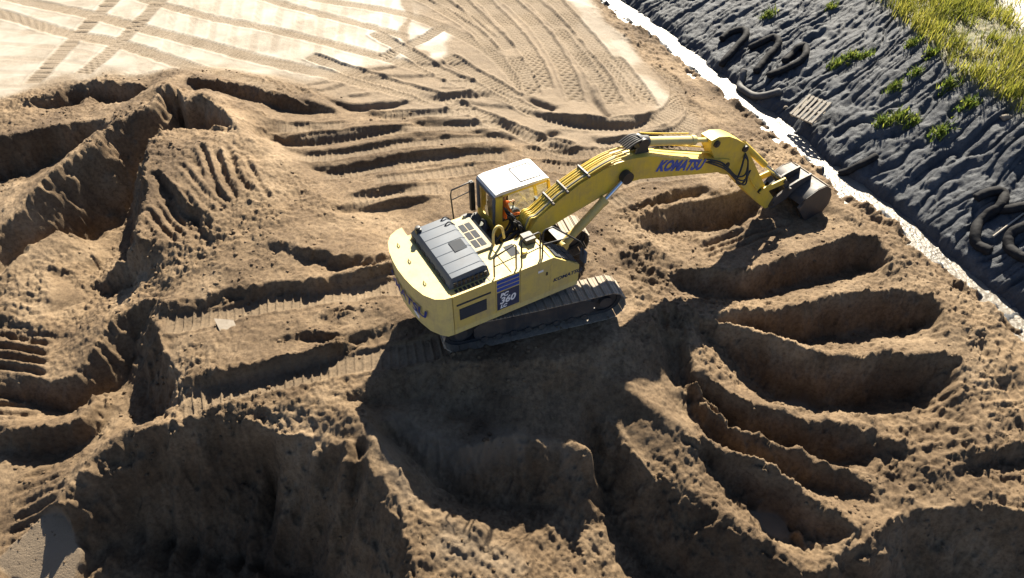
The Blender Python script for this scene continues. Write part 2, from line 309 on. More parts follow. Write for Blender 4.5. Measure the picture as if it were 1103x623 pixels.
det += clay * ((rvn(x, y, 1.3, 23) - .5) * .12 + (rvn(x, y, .4, 24) - .5) * .05 + (rvn(x, y, .16, 25) - .5) * .05 + (rvn(x, y, .08, 26) - .5) * .055)
# rills running down the clay bank
ca, cb = x * .43 - y * .90, x * .90 + y * .43
warp = (rvn(x, y, 1.4, 27) - .5) * .9 + (rvn(x, y, .4, 28) - .5) * .25
for wl, sd, dp in [(1.0, 29, .15), (.45, 30, .12), (.2, 33, .09)]:
    v = vn((ca + warp * (wl + .2)) / wl, cb / (6.5 * wl) + sd, sd); det -= clay * (1 - grassm) * dp * (1 - sstep(0, .3, np.abs(2 * v - 1)))
# lumpy toe of the bank
bd = bil(blur(M_clay, 30), x, y); toe = clay * (1 - sstep(.5, .98, bd))
det += toe * np.clip(rvn(x, y, .5, 31) - .42, 0, 1) * .5 + toe * (rvn(x, y, .2, 32) - .5) * .2
heap = np.maximum.reduce([bil(zone(p_, z_, 8), x, y) for p_, z_ in (([(900, 425), (960, 430), (1010, 405), (1040, 420), (1055, 470), (1035, 515), (990, 535), (940, 530), (925, 500), (960, 480)], -1.1), ([(1030, 345), (1075, 370), (1103, 420), (1150, 480), (1150, 545), (1050, 530), (1060, 460)], -.8), ([(655, 250), (700, 255), (730, 290), (760, 335), (735, 360), (700, 345), (670, 290)], -.1))])
det += heap * ((rvn(x, y, .6, 91) - .5) * .2 + (bil_(.3, 92) - .5) * .14 + lumps * .45)
edge = bil(blur(M_clay, 60), x, y); edge = (1 - clay) * sstep(.02, .3, edge)      # torn, slumped lip on the sand side of the ditch
det += edge * ((rvn(x, y, .8, 45) - .45) * .5 + (rvn(x, y, .33, 46) - .5) * .3 + (rvn(x, y, .13, 47) - .5) * .1)
PUD = [([(806, 541), (838, 542), (857, 558), (860, 576), (838, 574), (815, 560)], -1.95), ([(832, 420), (865, 418), (893, 430), (895, 438), (860, 434)], -1.75), ([(12, 628), (45, 597), (84, 573), (94, 580), (98, 612), (70, 645)], -2.5)]
silt_skylit = np.zeros_like(x); pudm = []
for pts, zg in PUD:
    mk = zone(pts, zg, 5); mv = bil(mk, x, y); core = mv > .6; A_ = np.stack([x[core], y[core], np.ones(core.sum())], 1); co_ = np.linalg.lstsq(A_, z[core], rcond=None)[0]; lv = .5 * (co_[0] * x + co_[1] * y + co_[2]) + .5 * float(np.median(z[core])); mv = sstep(.3, .62, mv + (rvn(x, y, .3, 48) - .5) * .35 + (rvn(x, y, .1, 49) - .5) * .15)
    z = z * (1 - mv) + (lv - .02 + (z - lv) * .04) * mv; pudm.append((mv, lv)); det *= 1 - .93 * mv; silt_skylit = np.maximum(silt_skylit, mv)
z = z + det
press = np.zeros_like(x); slick = np.zeros_like(x)
def near_path(P, wid):
    P = np.asarray(P)[:, :2]
    lo = P.min(0) - wid; hi = P.max(0) + wid
    idx = np.nonzero((x > lo[0]) & (x < hi[0]) & (y > lo[1]) & (y < hi[1]))[0]
    q = np.stack([x[idx], y[idx]], 1); best = np.full(len(idx), 1e9); S = np.zeros(len(idx)); D = np.zeros(len(idx)); acc = 0
    for a, b in zip(P[:-1], P[1:]):
        ab = b - a; L = np.hypot(*ab) + 1e-9; t = ((q - a) @ ab) / L ** 2; tc = np.clip(t, 0, 1)
        d = np.hypot(*(q - a - tc[:, None] * ab).T); m = d < best
        sg = np.sign(ab[0] * (q[:, 1] - a[1]) - ab[1] * (q[:, 0] - a[0]))
        best[m] = d[m]; S[m] = (acc + tc * L)[m]; D[m] = (sg * d)[m]; acc += L
    k = best < wid
    return idx[k], S[k], D[k], acc
def track_print(pts, width=.62, pitch=.2, depth=.05, bar=.035, berm=.03, flatten=.75, world=False, soft=.06, stain=1.0):
    P = np.array(pts) if world else hits(pts)
    i, S, D, L = near_path(P, width * .5 + .25)
    if not len(i): return
    zl = bil(blurZ, x[i], y[i])
    a = np.abs(D) + (vn(S / .3, D * 0 + 3, 4) - .5) * .07
    ins = 1 - sstep(width * .5 - soft, width * .5 + .04, a)
    end = sstep(0, .3, S) * sstep(0, .3, L - S); fade = .55 + .45 * sstep(.25, .6, vn(S / 1.3, D * 0 + 7, 5)); ins = ins * end
    ph = (S / pitch + D * .0) % 1.0
    saw = np.where(ph < .72, -.12 * ph, 1 - np.abs(ph - .86) / .14 * 1.0)          # plate, then a raised rib of soil squeezed between the bars
    z[i] = z[i] * (1 - ins * flatten) + (zl + (z[i] - zl) * .25) * ins * flatten - depth * ins + bar * saw * ins * fade
    bz = np.exp(-((a - width * .5 - .06) / .06) ** 2) * end; z[i] += berm * bz * (.6 + .8 * vn(S / .2, D * 0, 6))
    press[i] = np.maximum(press[i], ins * stain)
def groove(pts, depth=.12, width=.22, n=1, gap=None):
    P0 = hits(pts)
    i, S, D, L = near_path(P0, width * 1.5)
    if not len(i): return
    e = sstep(0, .25, S) * sstep(0, .25, L - S); D = D + (vn(S / .35, D * 0 + 2, 3) - .5) * .06
    z[i] += (-depth * np.exp(-(D / (width * .45)) ** 2) + depth * .6 * np.exp(-((np.abs(D) - width * .95) / (width * .4)) ** 2)) * e
blurZ = blur(ZG, 2)
# long passes over the upper plain
for pts, wd in [([(-160, -30), (0, 15), (66, 35), (129, 48), (185, 66), (236, 79), (300, 97)], .75), ([(-40, -18), (18, 0), (92, 15), (148, 30), (203, 44), (295, 68), (400, 92), (470, 112)], .75),
                ([(148, -2), (222, 18), (295, 33), (400, 59), (470, 80)], .6), ([(126, -4), (81, 41), (33, 92)], .75), ([(176, -4), (159, 15), (122, 52), (86, 82)], .75),
                ([(300, -6), (370, 4), (444, 18), (507, 44), (540, 67), (566, 98)], .62), ([(408, 64), (445, 48), (480, 28)], .6), ([(330, 60), (370, 74), (420, 90), (481, 111), (555, 144), (620, 165)], .62),
                ([(400, 34), (418, 44), (481, 81), (548, 107), (577, 122)], .62), ([(260, -8), (330, 12), (400, 30), (440, 42)], .55),
                ([(540, -6), (575, 25), (600, 60), (616, 95), (622, 112)], .7), ([(564, -6), (600, 25), (630, 60), (652, 92), (664, 114)], .7), ([(588, -6), (622, 28), (650, 60), (676, 90), (696, 112)], .7),
                ([(514, -6), (548, 28), (573, 62), (588, 98)], .7), ([(490, -6), (522, 25), (550, 55)], .6), ([(465, -6), (500, 18), (530, 42)], .6), ([(440, -8), (478, 12), (512, 34), (535, 58)], .55), ([(552, 60), (568, 84), (575, 104)], .6), ([(600, 30), (628, 66), (645, 92)], .55), ([(660, 60), (684, 88), (704, 116)], .55), ([(480, 60), (520, 84), (560, 108)], .6), ([(640, 168), (700, 164), (750, 160)], .6),
                ([(706, 72), (722, 86), (731, 101), (726, 117), (704, 131), (670, 137), (620, 137), (580, 130)], .68), ([(742, 108), (748, 124), (735, 142), (700, 152), (640, 158)], .62),
                ([(560, 162), (600, 168), (650, 165), (690, 160)], .6), ([(575, 176), (610, 182), (650, 178)], .6)]:
    track_print(pts, wd, .19, *((.03, .075, .012) if pts[0][0] < 330 else (.055, .075, .035)), soft=.14 if pts[0][0] < 330 else .06)
for k in range(12): track_print([(190 + 23 * k, -8), (184 + 23 * k, 26), (176 + 23.5 * k, 60)], .34, .13, .006, .014, .004, .3, soft=.1, stain=.22 + .1 * (k % 3))
for k in range(5): track_print([(-30, 30 + 16 * k), (60, 38 + 14 * k), (120, 52 + 11 * k)], .32, .13, .006, .014, .004, .3, soft=.1, stain=.3)
# passes above the cab
for pts in [[(296, 138), (342, 138), (375, 136)], [(300, 156), (342, 154), (371, 151), (430, 142), (480, 138), (540, 137)], [(318, 170), (371, 168), (430, 158), (485, 152), (545, 150)],
            [(345, 190), (420, 181), (480, 172), (550, 168)], [(375, 217), (430, 209), (480, 203)], [(400, 196), (450, 190), (520, 181)], [(470, 91), (520, 90)], [(405, 128), (470, 124), (520, 120)],
            [(470, 110), (520, 104)], [(640, 206), (660, 200), (690, 192), (720, 190), (760, 186)], [(655, 222), (680, 212)], [(645, 196), (700, 178)]]:
    track_print(pts, .56, .205, .04, .05)
# the machine's own trail
track_print([(172, 352), (240, 342), (300, 329), (411, 313), (520, 296), (600, 280)], .7, .216, .05, .075, .04, .9)
track_print([(190, 441), (204, 438), (250, 424), (300, 411), (368, 395), (440, 382), (520, 366)], .7, .216, .05, .075, .04, .9)
# bucket-tooth furrows
for a, b in [((192, 175), (243, 227)), ((217, 156), (237, 214)), ((233, 162), (256, 217)), ((245, 157), (272, 211)), ((262, 165), (291, 217)), ((206, 168), (246, 222))]:
    groove([a, ((a[0] + b[0]) / 2 - 3 + (a[0] * 7 % 5), (a[1] + b[1]) / 2 + 3), b], .06 + .012 * (a[0] * 3 % 6), .15 + .02 * (a[1] % 5))
for k in range(5): groove([(160 + k * 9, 222 - k * 4), (172 + k * 9, 242 - k * 4), (194 + k * 9, 262 - k * 4)], .12, .2)
for k in range(4): groove([(-20, 360 + k * 11.5), (20, 366 + k * 11), (55, 373 + k * 10)], .1, .17)
for k in range(3): groove([(-20, 427 + k * 10.5), (20, 430 + k * 10), (38, 433 + k * 9)], .1, .16)
for a, b in [((20, 516), (62, 500)), ((10, 533), (72, 508)), ((12, 548), (72, 520)), ((8, 562), (66, 536)), ((2, 577), (60, 550)), ((-5, 592), (50, 568))]: groove([a, ((a[0] + b[0]) / 2, (a[1] + b[1]) / 2 + 2), b], .05 + .01 * (a[1] % 4), .15)
for k in range(3): groove([(752 + k * 5, 268 + k * 5), (795 + k * 5, 252 + k * 5), (835 + k * 5, 240 + k * 5)], .06, .14)
for k in range(5): groove([(836 + k * 6, 560 + k * 0), (855 + k * 6, 580 + k * 2), (872 + k * 4, 596)], .07, .1)
for k in range(9):      # fluted tooth marks down the tall cut at the lower left
    groove([(150 + k * 30, 480 - 10 * math.sin(k)), (150 + k * 29, 540), (140 + k * 28, 620)], .13 + .06 * (k % 3), .34 + .1 * (k % 2))
for k in range(4): groove([(640 + k * 90, 600 - 20 * (k < 1)), (650 + k * 88, 640)], .1, .3)
for mv, lv in pudm: z = z * (1 - mv) + (lv - .02 + (rvn(x, y, .5, 75) - .5) * .03) * mv
silt_skylit = np.maximum(silt_skylit, .75 * bil(zone([(412, 450), (426, 446), (452, 460), (494, 476), (522, 468), (545, 463), (580, 468), (612, 478), (628, 494), (590, 488), (545, 482), (500, 498), (450, 482)], -.5, 5), x, y) * sstep(.3, .6, rvn(x, y, .5, 81) + .2))  # pale dry sand tone on the shaded ridge, painting in its sky light
silt_skylit = np.maximum(silt_skylit, .6 * bil(zone([(395, 455), (425, 470), (450, 530), (480, 560), (560, 585), (620, 580), (600, 610), (480, 600), (440, 560)], -.6, 10), x, y) * sstep(.35, .7, rvn(x, y, .7, 82)))
ZF = z.reshape(NR, NC)
def zt(px, py):
    """height of the finished sheet at a place"""
    t = np.interp(py, yy, np.arange(NR)); j = int(min(max(t, 0), NR - 2)); h = np.interp(py, yy, hw); u = (px / h + 1) * .5 * (NC - 1); i = int(min(max(u, 0), NC - 2))
    a, b = t - j, u - i
    return float((ZF[j, i] * (1 - b) + ZF[j, i + 1] * b) * (1 - a) + (ZF[j + 1, i] * (1 - b) + ZF[j + 1, i + 1] * b) * a)
def hitf(px, py):
    d = ray(px, py); t = (3.2 - CAMP[2]) / d[2]; st = .04 / np.linalg.norm(d)
    for _ in range(1400):
        P = CAMP + t * d
        if P[2] <= zt(P[0], P[1]): break
        t += st
    return CAMP + t * d
# ------------------------------------------------------------------ materials
def mat(name):
    m = bpy.data.materials.new(name); m.use_nodes = True; return m, m.node_tree, m.node_tree.nodes['Principled BSDF']
def N(nt, t, **kw):
    n = nt.nodes.new(t)
    for k, v in kw.items():
        if k in n.inputs: n.inputs[k].default_value = v
        else: setattr(n, k, v)
    return n
def noise_tex(nt, scale, detail=4, rough=.6, vec=None):
    n = N(nt, 'ShaderNodeTexNoise'); n.inputs['Scale'].default_value = scale; n.inputs['Detail'].default_value = detail; n.inputs['Roughness'].default_value = rough
    if vec is not None: nt.links.new(vec, n.inputs['Vector'])
    return n.outputs['Fac']
def ramp(nt, fac, stops):
    r = N(nt, 'ShaderNodeValToRGB'); e = r.color_ramp.elements
    while len(e) < len(stops): e.new(.5)
    for q, (p, c) in zip(e, stops): q.position = p; q.color = c if len(c) == 4 else (*c, 1)
    nt.links.new(fac, r.inputs[0]); return r.outputs[0]
def mix(nt, fac, a, b, mode='MIX'):
    m = N(nt, 'ShaderNodeMix', data_type='RGBA', blend_type=mode)
    for s, v in ((m.inputs[0], fac), (m.inputs[6], a), (m.inputs[7], b)):
        if hasattr(v, 'links'): nt.links.new(v, s)
        else: s.default_value = v if not isinstance(v, tuple) else (*v[:3], 1)
    return m.outputs[2]
def attr(nt, name):
    a = N(nt, 'ShaderNodeAttribute'); a.attribute_name = name; return a.outputs['Fac']
def maths(nt, op, a, b):
    m = N(nt, 'ShaderNodeMath', operation=op)
    for s, v in ((m.inputs[0], a), (m.inputs[1], b)):
        if hasattr(v, 'links'): nt.links.new(v, s)
        else: s.default_value = v
    return m.outputs[0]
def obj_vec(nt): return N(nt, 'ShaderNodeTexCoord').outputs['Object']

m_sand, nt, bs = mat('damp_sand'); vec = obj_vec(nt)
c1 = ramp(nt, noise_tex(nt, .55, 6, .65, vec), [(.3, (.095, .064, .037)), (.5, (.165, .117, .07)), (.7, (.25, .187, .12))])
c2 = ramp(nt, noise_tex(nt, 9, 6, .7, vec), [(.3, (.5, .46, .43)), (.5, (.92, .9, .88)), (.72, (1.25, 1.23, 1.2))])
c = mix(nt, 1., c1, c2, 'MULTIPLY')
grit = ramp(nt, noise_tex(nt, 70, 3, .7, vec), [(.3, (.72, .7, .68)), (.6, (1.06, 1.05, 1.04))])
c = mix(nt, .8, c, grit, 'MULTIPLY')
damp = ramp(nt, noise_tex(nt, .22, 5, .6, vec), [(.38, (.62, .6, .58)), (.55, (1, 1, 1)), (.7, (1.25, 1.24, 1.22))])
c = mix(nt, .9, c, damp, 'MULTIPLY')
c = mix(nt, maths(nt, 'MULTIPLY', attr(nt, 'silt_skylit'), .85), c, (.2, .155, .108))
pl = attr(nt, 'plain'); c = mix(nt, maths(nt, 'MULTIPLY', pl, .6), c, (.205, .16, .112))
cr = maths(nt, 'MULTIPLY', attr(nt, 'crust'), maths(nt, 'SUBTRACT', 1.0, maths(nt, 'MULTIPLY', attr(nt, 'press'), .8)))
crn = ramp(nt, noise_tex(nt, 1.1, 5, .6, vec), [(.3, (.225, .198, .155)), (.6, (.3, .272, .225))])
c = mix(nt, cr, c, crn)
c = mix(nt, maths(nt, 'MULTIPLY', attr(nt, 'press'), .25), c, (.19, .152, .108))
nt.links.new(c, bs.inputs['Base Color'])
rg = N(nt, 'ShaderNodeMapRange'); rg.inputs[3].default_value = .85; rg.inputs[4].default_value = .6; nt.links.new(cr, rg.inputs[0]); nt.links.new(rg.outputs[0], bs.inputs['Roughness'])
bs.inputs['Specular IOR Level'].default_value = .25
bu = N(nt, 'ShaderNodeBump', Strength=.9, Distance=.05); h1 = noise_tex(nt, 15, 9, .78, vec)
nt.links.new(h1, bu.inputs['Height']); bst = N(nt, 'ShaderNodeMapRange'); bst.inputs[3].default_value = .95; bst.inputs[4].default_value = .06
nt.links.new(cr, bst.inputs[0]); nt.links.new(bst.outputs[0], bu.inputs['Strength']); nt.links.new(bu.outputs[0], bs.inputs['Normal'])

m_clay, nt, bs = mat('grey_clay'); vec = obj_vec(nt)
c = ramp(nt, noise_tex(nt, 1.2, 6, .7, vec), [(.3, (.032, .037, .046)), (.55, (.06, .066, .076)), (.75, (.11, .114, .12))])
c = mix(nt, .8, c, ramp(nt, noise_tex(nt, 22, 5, .7, vec), [(.3, (.6, .6, .62)), (.65, (1.1, 1.1, 1.08))]), 'MULTIPLY')
soil = ramp(nt, noise_tex(nt, 3, 5, .7, vec), [(.35, (.06, .07, .03)), (.6, (.16, .14, .08))])
c = mix(nt, attr(nt, 'grassm'), c, soil); c = mix(nt, attr(nt, 'path'), c, (.5, .46, .4))
nt.links.new(c, bs.inputs['Base Color']); bs.inputs['Roughness'].default_value = .7; bs.inputs['Specular IOR Level'].default_value = .22
bu = N(nt, 'ShaderNodeBump', Strength=1., Distance=.03); nt.links.new(noise_tex(nt, 18, 7, .75, vec), bu.inputs['Height']); nt.links.new(bu.outputs[0], bs.inputs['Normal'])

# ------------------------------------------------------------------ ground meshes
def set_kind(o, kind): o['kind'] = kind; return o
vi = np.arange(NR * NC).reshape(NR, NC)
quads = np.stack([vi[:-1, :-1], vi[:-1, 1:], vi[1:, 1:], vi[1:, :-1]], -1).reshape(-1, 4)
qc = clay[quads].mean(1) > .5
def sheet(name, Q, material, attrs):
    used = np.unique(Q); remap = np.full(len(x), -1); remap[used] = np.arange(len(used)); Q = remap[Q].astype(np.int32)
    me = bpy.data.meshes.new(name); n = len(used); me.vertices.add(n); me.vertices.foreach_set('co', np.stack([x[used], y[used], z[used]], 1).ravel().astype(np.float32))
    me.loops.add(Q.size); me.loops.foreach_set('vertex_index', Q.ravel()); me.polygons.add(len(Q))
    me.polygons.foreach_set('loop_start', np.arange(0, Q.size, 4, dtype=np.int32)); me.update(calc_edges=True)
    me.polygons.foreach_set('use_smooth', np.ones(len(Q), bool))
    for k, v in attrs.items():
        a = me.attributes.new(k, 'FLOAT', 'POINT'); a.data.foreach_set('value', v[used].astype(np.float32))
    me.materials.append(material); o = bpy.data.objects.new(name, me); COL.objects.link(o); return set_kind(o, 'structure')
sheet('sand_ground', quads[~qc], m_sand, dict(plain=plain_c, silt_skylit=silt_skylit, crust=crust, press=press))
sheet('clay_bank', quads[qc], m_clay, dict(grassm=grassm, path=bil(M_path, x, y)))
# coarse land around it, out to the horizon
bm = bmesh.new(); ax = np.concatenate([[-900, -400, -200, -120, -80], np.arange(-60, 61, 4), [80, 120, 200, 400, 900]])
ay = np.concatenate([[-900, -400, -200, -100, -60], np.arange(-40, 61, 4), [80, 120, 200, 400, 900]])
gv = {}
for j, Y in enumerate(ay):
    for i, X in enumerate(ax):
        cx, cy = np.clip(X, X0, X1), np.clip(Y, Y0, Y1); far = math.hypot(X - cx, Y - cy)
        inside = abs(X) < np.interp(Y, yy, hw) + 0 and yy[0] < Y < yy[-1]
        gv[i, j] = bm.verts.new((X, Y, (zb(cx, cy) if not inside else zb(cx, cy) - 6) * max(0, 1 - far / 300) - .25))
for j in range(len(ay) - 1):
    for i in range(len(ax) - 1):
        bm.faces.new((gv[i, j], gv[i + 1, j], gv[i + 1, j + 1], gv[i, j + 1]))
me = bpy.data.meshes.new('outer_ground'); bm.to_mesh(me); bm.free(); me.materials.append(m_sand)
o = bpy.data.objects.new('outer_ground', me); COL.objects.link(o); set_kind(o, 'structure')
# ------------------------------------------------------------------ object helpers
def link(name, me, material, parent=None, M=None):
    if material is not None and not me.materials: me.materials.append(material)
    o = bpy.data.objects.new(name, me); COL.objects.link(o)
    if parent is not None: o.parent = parent
    if M is not None: o.matrix_local = M
    return o
def part(name, bm, material, parent=None, M=None, smooth=None, bevel=0):
    if bevel:
        es = [e for e in bm.edges if e.is_manifold and e.calc_face_angle(0) > .6]
        bmesh.ops.bevel(bm, geom=es, offset=bevel, segments=2, profile=.6, affect='EDGES', clamp_overlap=True)
    bmesh.ops.recalc_face_normals(bm, faces=bm.faces)
    me = bpy.data.meshes.new(name); bm.to_mesh(me); bm.free()
    if smooth is not None:
        me.polygons.foreach_set('use_smooth', [True] * len(me.polygons)); me.set_sharp_from_angle(angle=R(smooth))
    return link(name, me, material, parent, M)
def thing(name, label, cat, loc=(0, 0, 0), group=None, rz=0):
    o = bpy.data.objects.new(name, None); COL.objects.link(o); o.location = loc; o.rotation_euler = (0, 0, rz); o.empty_display_size = .2
    return tag(o, label, cat, group)
def tag(o, label, cat, group=None):
    o['label'] = label; o['category'] = cat
    if group: o['group'] = group
    return o
B_ = bmesh.new
def box(bm, x0, x1, y0, y1, z0, z1):
    v = [bm.verts.new(p) for p in [(x0, y0, z0), (x1, y0, z0), (x1, y1, z0), (x0, y1, z0), (x0, y0, z1), (x1, y0, z1), (x1, y1, z1), (x0, y1, z1)]]
    for f in [(0, 3, 2, 1), (4, 5, 6, 7), (0, 1, 5, 4), (1, 2, 6, 5), (2, 3, 7, 6), (3, 0, 4, 7)]: bm.faces.new([v[i] for i in f])
    return bm
def prism(bm, poly, a0, a1, axis='Y'):
    """poly in (x, z) pushed along Y, or in (x, y) pushed along Z"""
    mk = (lambda p, a: (p[0], a, p[1])) if axis == 'Y' else (lambda p, a: (p[0], p[1], a))
    A = [bm.verts.new(mk(p, a0)) for p in poly]; Bv = [bm.verts.new(mk(p, a1)) for p in poly]; n = len(poly)
    bm.faces.new(A); bm.faces.new(Bv[::-1])
    for i in range(n): bm.faces.new((A[i], Bv[i], Bv[(i + 1) % n], A[(i + 1) % n]))
    return bm
def cyl(bm, p, q, r, seg=14, r2=None):
    p, q = Vector(p), Vector(q); d = (q - p); r2 = r if r2 is None else r2
    M = Matrix.Translation((p + q) / 2) @ d.to_track_quat('Z', 'Y').to_matrix().to_4x4()
    bmesh.ops.create_cone(bm, cap_ends=True, segments=seg, radius1=r, radius2=r2, depth=d.length, matrix=M); return bm
def smooth_path(pts, n=6):
    P = [Vector(p) for p in pts]; out = [P[0]]
    for i in range(len(P) - 1):
        p0, p1, p2, p3 = P[max(i - 1, 0)], P[i], P[i + 1], P[min(i + 2, len(P) - 1)]
        for k in range(1, n + 1):
            t = k / n; out.append(.5 * ((2 * p1) + (p2 - p0) * t + (2 * p0 - 5 * p1 + 4 * p2 - p3) * t * t + (3 * p1 - p0 - 3 * p2 + p3) * t ** 3))
    return out
def tube(bm, pts, r, seg=8, sm=0, rf=None):
    P = smooth_path(pts, sm) if sm else [Vector(p) for p in pts]; rings = []; prev = None
    for i, p in enumerate(P):
        t = (P[min(i + 1, len(P) - 1)] - P[max(i - 1, 0)]).normalized()
        if prev is None: u = t.orthogonal().normalized()
        else: u = (prev - t * prev.dot(t)).normalized()
        prev = u; v = t.cross(u); rr = r if rf is None else r * rf(i / (len(P) - 1), i)
        rings.append([bm.verts.new(p + (u * math.cos(a) + v * math.sin(a)) * rr) for a in [2 * math.pi * k / seg for k in range(seg)]])
    for a, b in zip(rings[:-1], rings[1:]):
        for k in range(seg): bm.faces.new((a[k], a[(k + 1) % seg], b[(k + 1) % seg], b[k]))
    bm.faces.new(rings[0][::-1]); bm.faces.new(rings[-1]); return bm
def text_mesh(s, size, shear=.0, bold=.012, ext=.003, sx=1.0):
    c = bpy.data.curves.new('lettering', 'FONT'); c.body = s; c.size = size; c.shear = shear; c.offset = bold; c.extrude = ext; c.resolution_u = 3
    o = bpy.data.objects.new('tmp', c); COL.objects.link(o); bpy.context.view_layer.update()
    dg = bpy.context.evaluated_depsgraph_get(); me = bpy.data.meshes.new_from_object(o.evaluated_get(dg)); bpy.data.objects.remove(o, do_unlink=True)
    co = np.array([v.co[:] for v in me.vertices]); lo, hi = co[:, 0].min(), co[:, 0].max()
    for v in me.vertices: v.co.x = (v.co.x - lo) * sx; v.co.y -= co[:, 1].min()
    return me, (hi - lo) * sx
def paint(name, col, rough=.45, dirt=.5, dirtcol=(.20, .155, .105), metallic=0, scale=2.2, spec=.5):
    m, nt, bs = mat(name); vec = obj_vec(nt)
    d = ramp(nt, noise_tex(nt, scale, 8, .72, vec), [(.42, (0, 0, 0)), (.72, (1, 1, 1))])
    sp = ramp(nt, noise_tex(nt, 30, 4, .7, vec), [(.55, (0, 0, 0)), (.8, (1, 1, 1))])
    mp = N(nt, 'ShaderNodeMapping'); mp.inputs['Scale'].default_value = (7, 7, .9); nt.links.new(vec, mp.inputs[0])
    st = ramp(nt, noise_tex(nt, 1.6, 5, .7, mp.outputs[0]), [(.52, (0, 0, 0)), (.75, (1, 1, 1))])
    f = maths(nt, 'MULTIPLY', maths(nt, 'ADD', maths(nt, 'ADD', d, maths(nt, 'MULTIPLY', st, .6)), maths(nt, 'MULTIPLY', sp, .6)), dirt)
    c = mix(nt, f, col, dirtcol); nt.links.new(c, bs.inputs['Base Color'])
    rr = N(nt, 'ShaderNodeMapRange'); rr.inputs[3].default_value = rough; rr.inputs[4].default_value = .9; nt.links.new(f, rr.inputs[0]); nt.links.new(rr.outputs[0], bs.inputs['Roughness'])
    bs.inputs['Metallic'].default_value = metallic; bs.inputs['Specular IOR Level'].default_value = spec
    bu = N(nt, 'ShaderNodeBump', Strength=.15, Distance=.01); nt.links.new(noise_tex(nt, 14, 4, .6, vec), bu.inputs['Height']); nt.links.new(bu.outputs[0], bs.inputs['Normal'])
    return m
m_yel = paint('yellow_paint', (.58, .41, .035), .5, .52, (.26, .2, .12))
m_pale = paint('sun_faded_yellow_paint', (.54, .41, .11), .5, .6, (.3, .235, .15))
m_cream = paint('pale_cream_paint', (.56, .46, .165), .55, .62, (.32, .25, .16))
m_white = paint('dusty_white_paint', (.5, .49, .46), .4, .35)
m_hood = paint('dark_grey_plastic', (.06, .075, .098), .6, .25, (.16, .15, .135), spec=.25)
m_black = paint('black_paint', (.014, .014, .015), .5, .3, (.12, .095, .07))
m_rub = paint('black_rubber', (.012, .012, .013), .6, .2, (.1, .08, .06))
m_steel = paint('worn_dark_steel', (.036, .038, .043), .5, .5, (.16, .12, .085), .3)
m_shoe = paint('dusty_track_steel', (.19, .16, .125), .7, .8, (.36, .285, .2), .05, 5)
m_chrome = paint('bright_rod_steel', (.55, .62, .7), .18, .1, metallic=.9)
m_blue = paint('blue_decal', (.012, .06, .34), .45, .2); m_navy = paint('navy_decal', (.012, .026, .075), .45, .2)
m_wht2 = paint('white_decal', (.75, .75, .75), .5, .1); m_slot = paint('grey_vent_mesh', (.035, .04, .048), .75, .2, (.1, .09, .075), spec=.15)
m_tan = paint('tan_panel_paint', (.24, .21, .13), .6, .4)
m_org = paint('orange_workwear', (.75, .16, .025), .8, .1); m_skin = paint('skin', (.5, .27, .17), .55, .05, (.4, .2, .12)); m_trs = paint('navy_trousers', (.03, .04, .07), .85, .2); m_hat = paint('white_hard_hat', (.7, .7, .68), .35, .05)
m_glass, nt, bs = mat('cab_glass')
tr_ = N(nt, 'ShaderNodeBsdfTransparent'); tr_.inputs[0].default_value = (.96, .98, .96, 1); gl = N(nt, 'ShaderNodeBsdfGlossy'); gl.inputs['Roughness'].default_value = .04
ms = N(nt, 'ShaderNodeMixShader'); ms.inputs[0].default_value = .07; nt.links.new(tr_.outputs[0], ms.inputs[1]); nt.links.new(gl.outputs[0], ms.inputs[2])
nt.links.new(ms.outputs[0], nt.nodes['Material Output'].inputs[0])

# ------------------------------------------------------------------ excavator
YU, YT = R(29.78), R(16.7)
MU, MT = Matrix.Rotation(YU, 4, 'Z'), Matrix.Rotation(YT, 4, 'Z')
EX = thing('excavator', 'yellow crawler excavator with its boom reaching out over the trenches', 'excavator')
# ---- undercarriage
bm = B_(); box(bm, -1.0, 1.0, -.95, .95, .55, .95)
for sx in (-1, 1):
    for sy in (-1, 1): prism(bm, [(sx * .3, .5), (sx * 1.35, .35), (sx * 1.35, .7), (sx * .3, .92)], sy * .6, sy * 1.1)
part('car_body', bm, m_steel, EX, MT, 30, .02)
part('swing_ring', cyl(B_(), (0, 0, .94), (0, 0, 1.16), .78, 32), m_steel, EX, MT, 30)
HL, RT = 1.93, .455          # half wheel base, radius of the shoe path
LOOP = 4 * HL + 2 * math.pi * RT; NSH = 48
def loop_at(s):
    s %= LOOP
    if s < 2 * HL: return (-HL + s, .515 + RT - .035 * math.sin(math.pi * s / (2 * HL))), 0
    s -= 2 * HL
    if s < math.pi * RT: a = s / RT; return (HL + RT * math.sin(a), .515 + RT * math.cos(a)), -a
    s -= math.pi * RT
    if s < 2 * HL: return (HL - s, .515 - RT), -math.pi
    s -= 2 * HL; a = s / RT; return (-HL - RT * math.sin(a), .515 - RT * math.cos(a)), -math.pi - a
sb = B_(); p_ = LOOP / NSH * .5 - .004
prism(sb, [(-p_, 0), (p_, 0), (p_, .02), (p_ - .012, .022), (.05, .022), (.045, .03), (.03, .03), (.025, .022), (-p_ + .05, .022), (-p_ + .042, .05), (-p_ + .02, .05), (-p_ + .012, .022), (-p_, .02)], -.35, .35)
bmesh.ops.recalc_face_normals(sb, faces=sb.faces); shoe_me = bpy.data.meshes.new('track_shoe'); sb.to_mesh(shoe_me); sb.free(); shoe_me.materials.append(m_shoe)
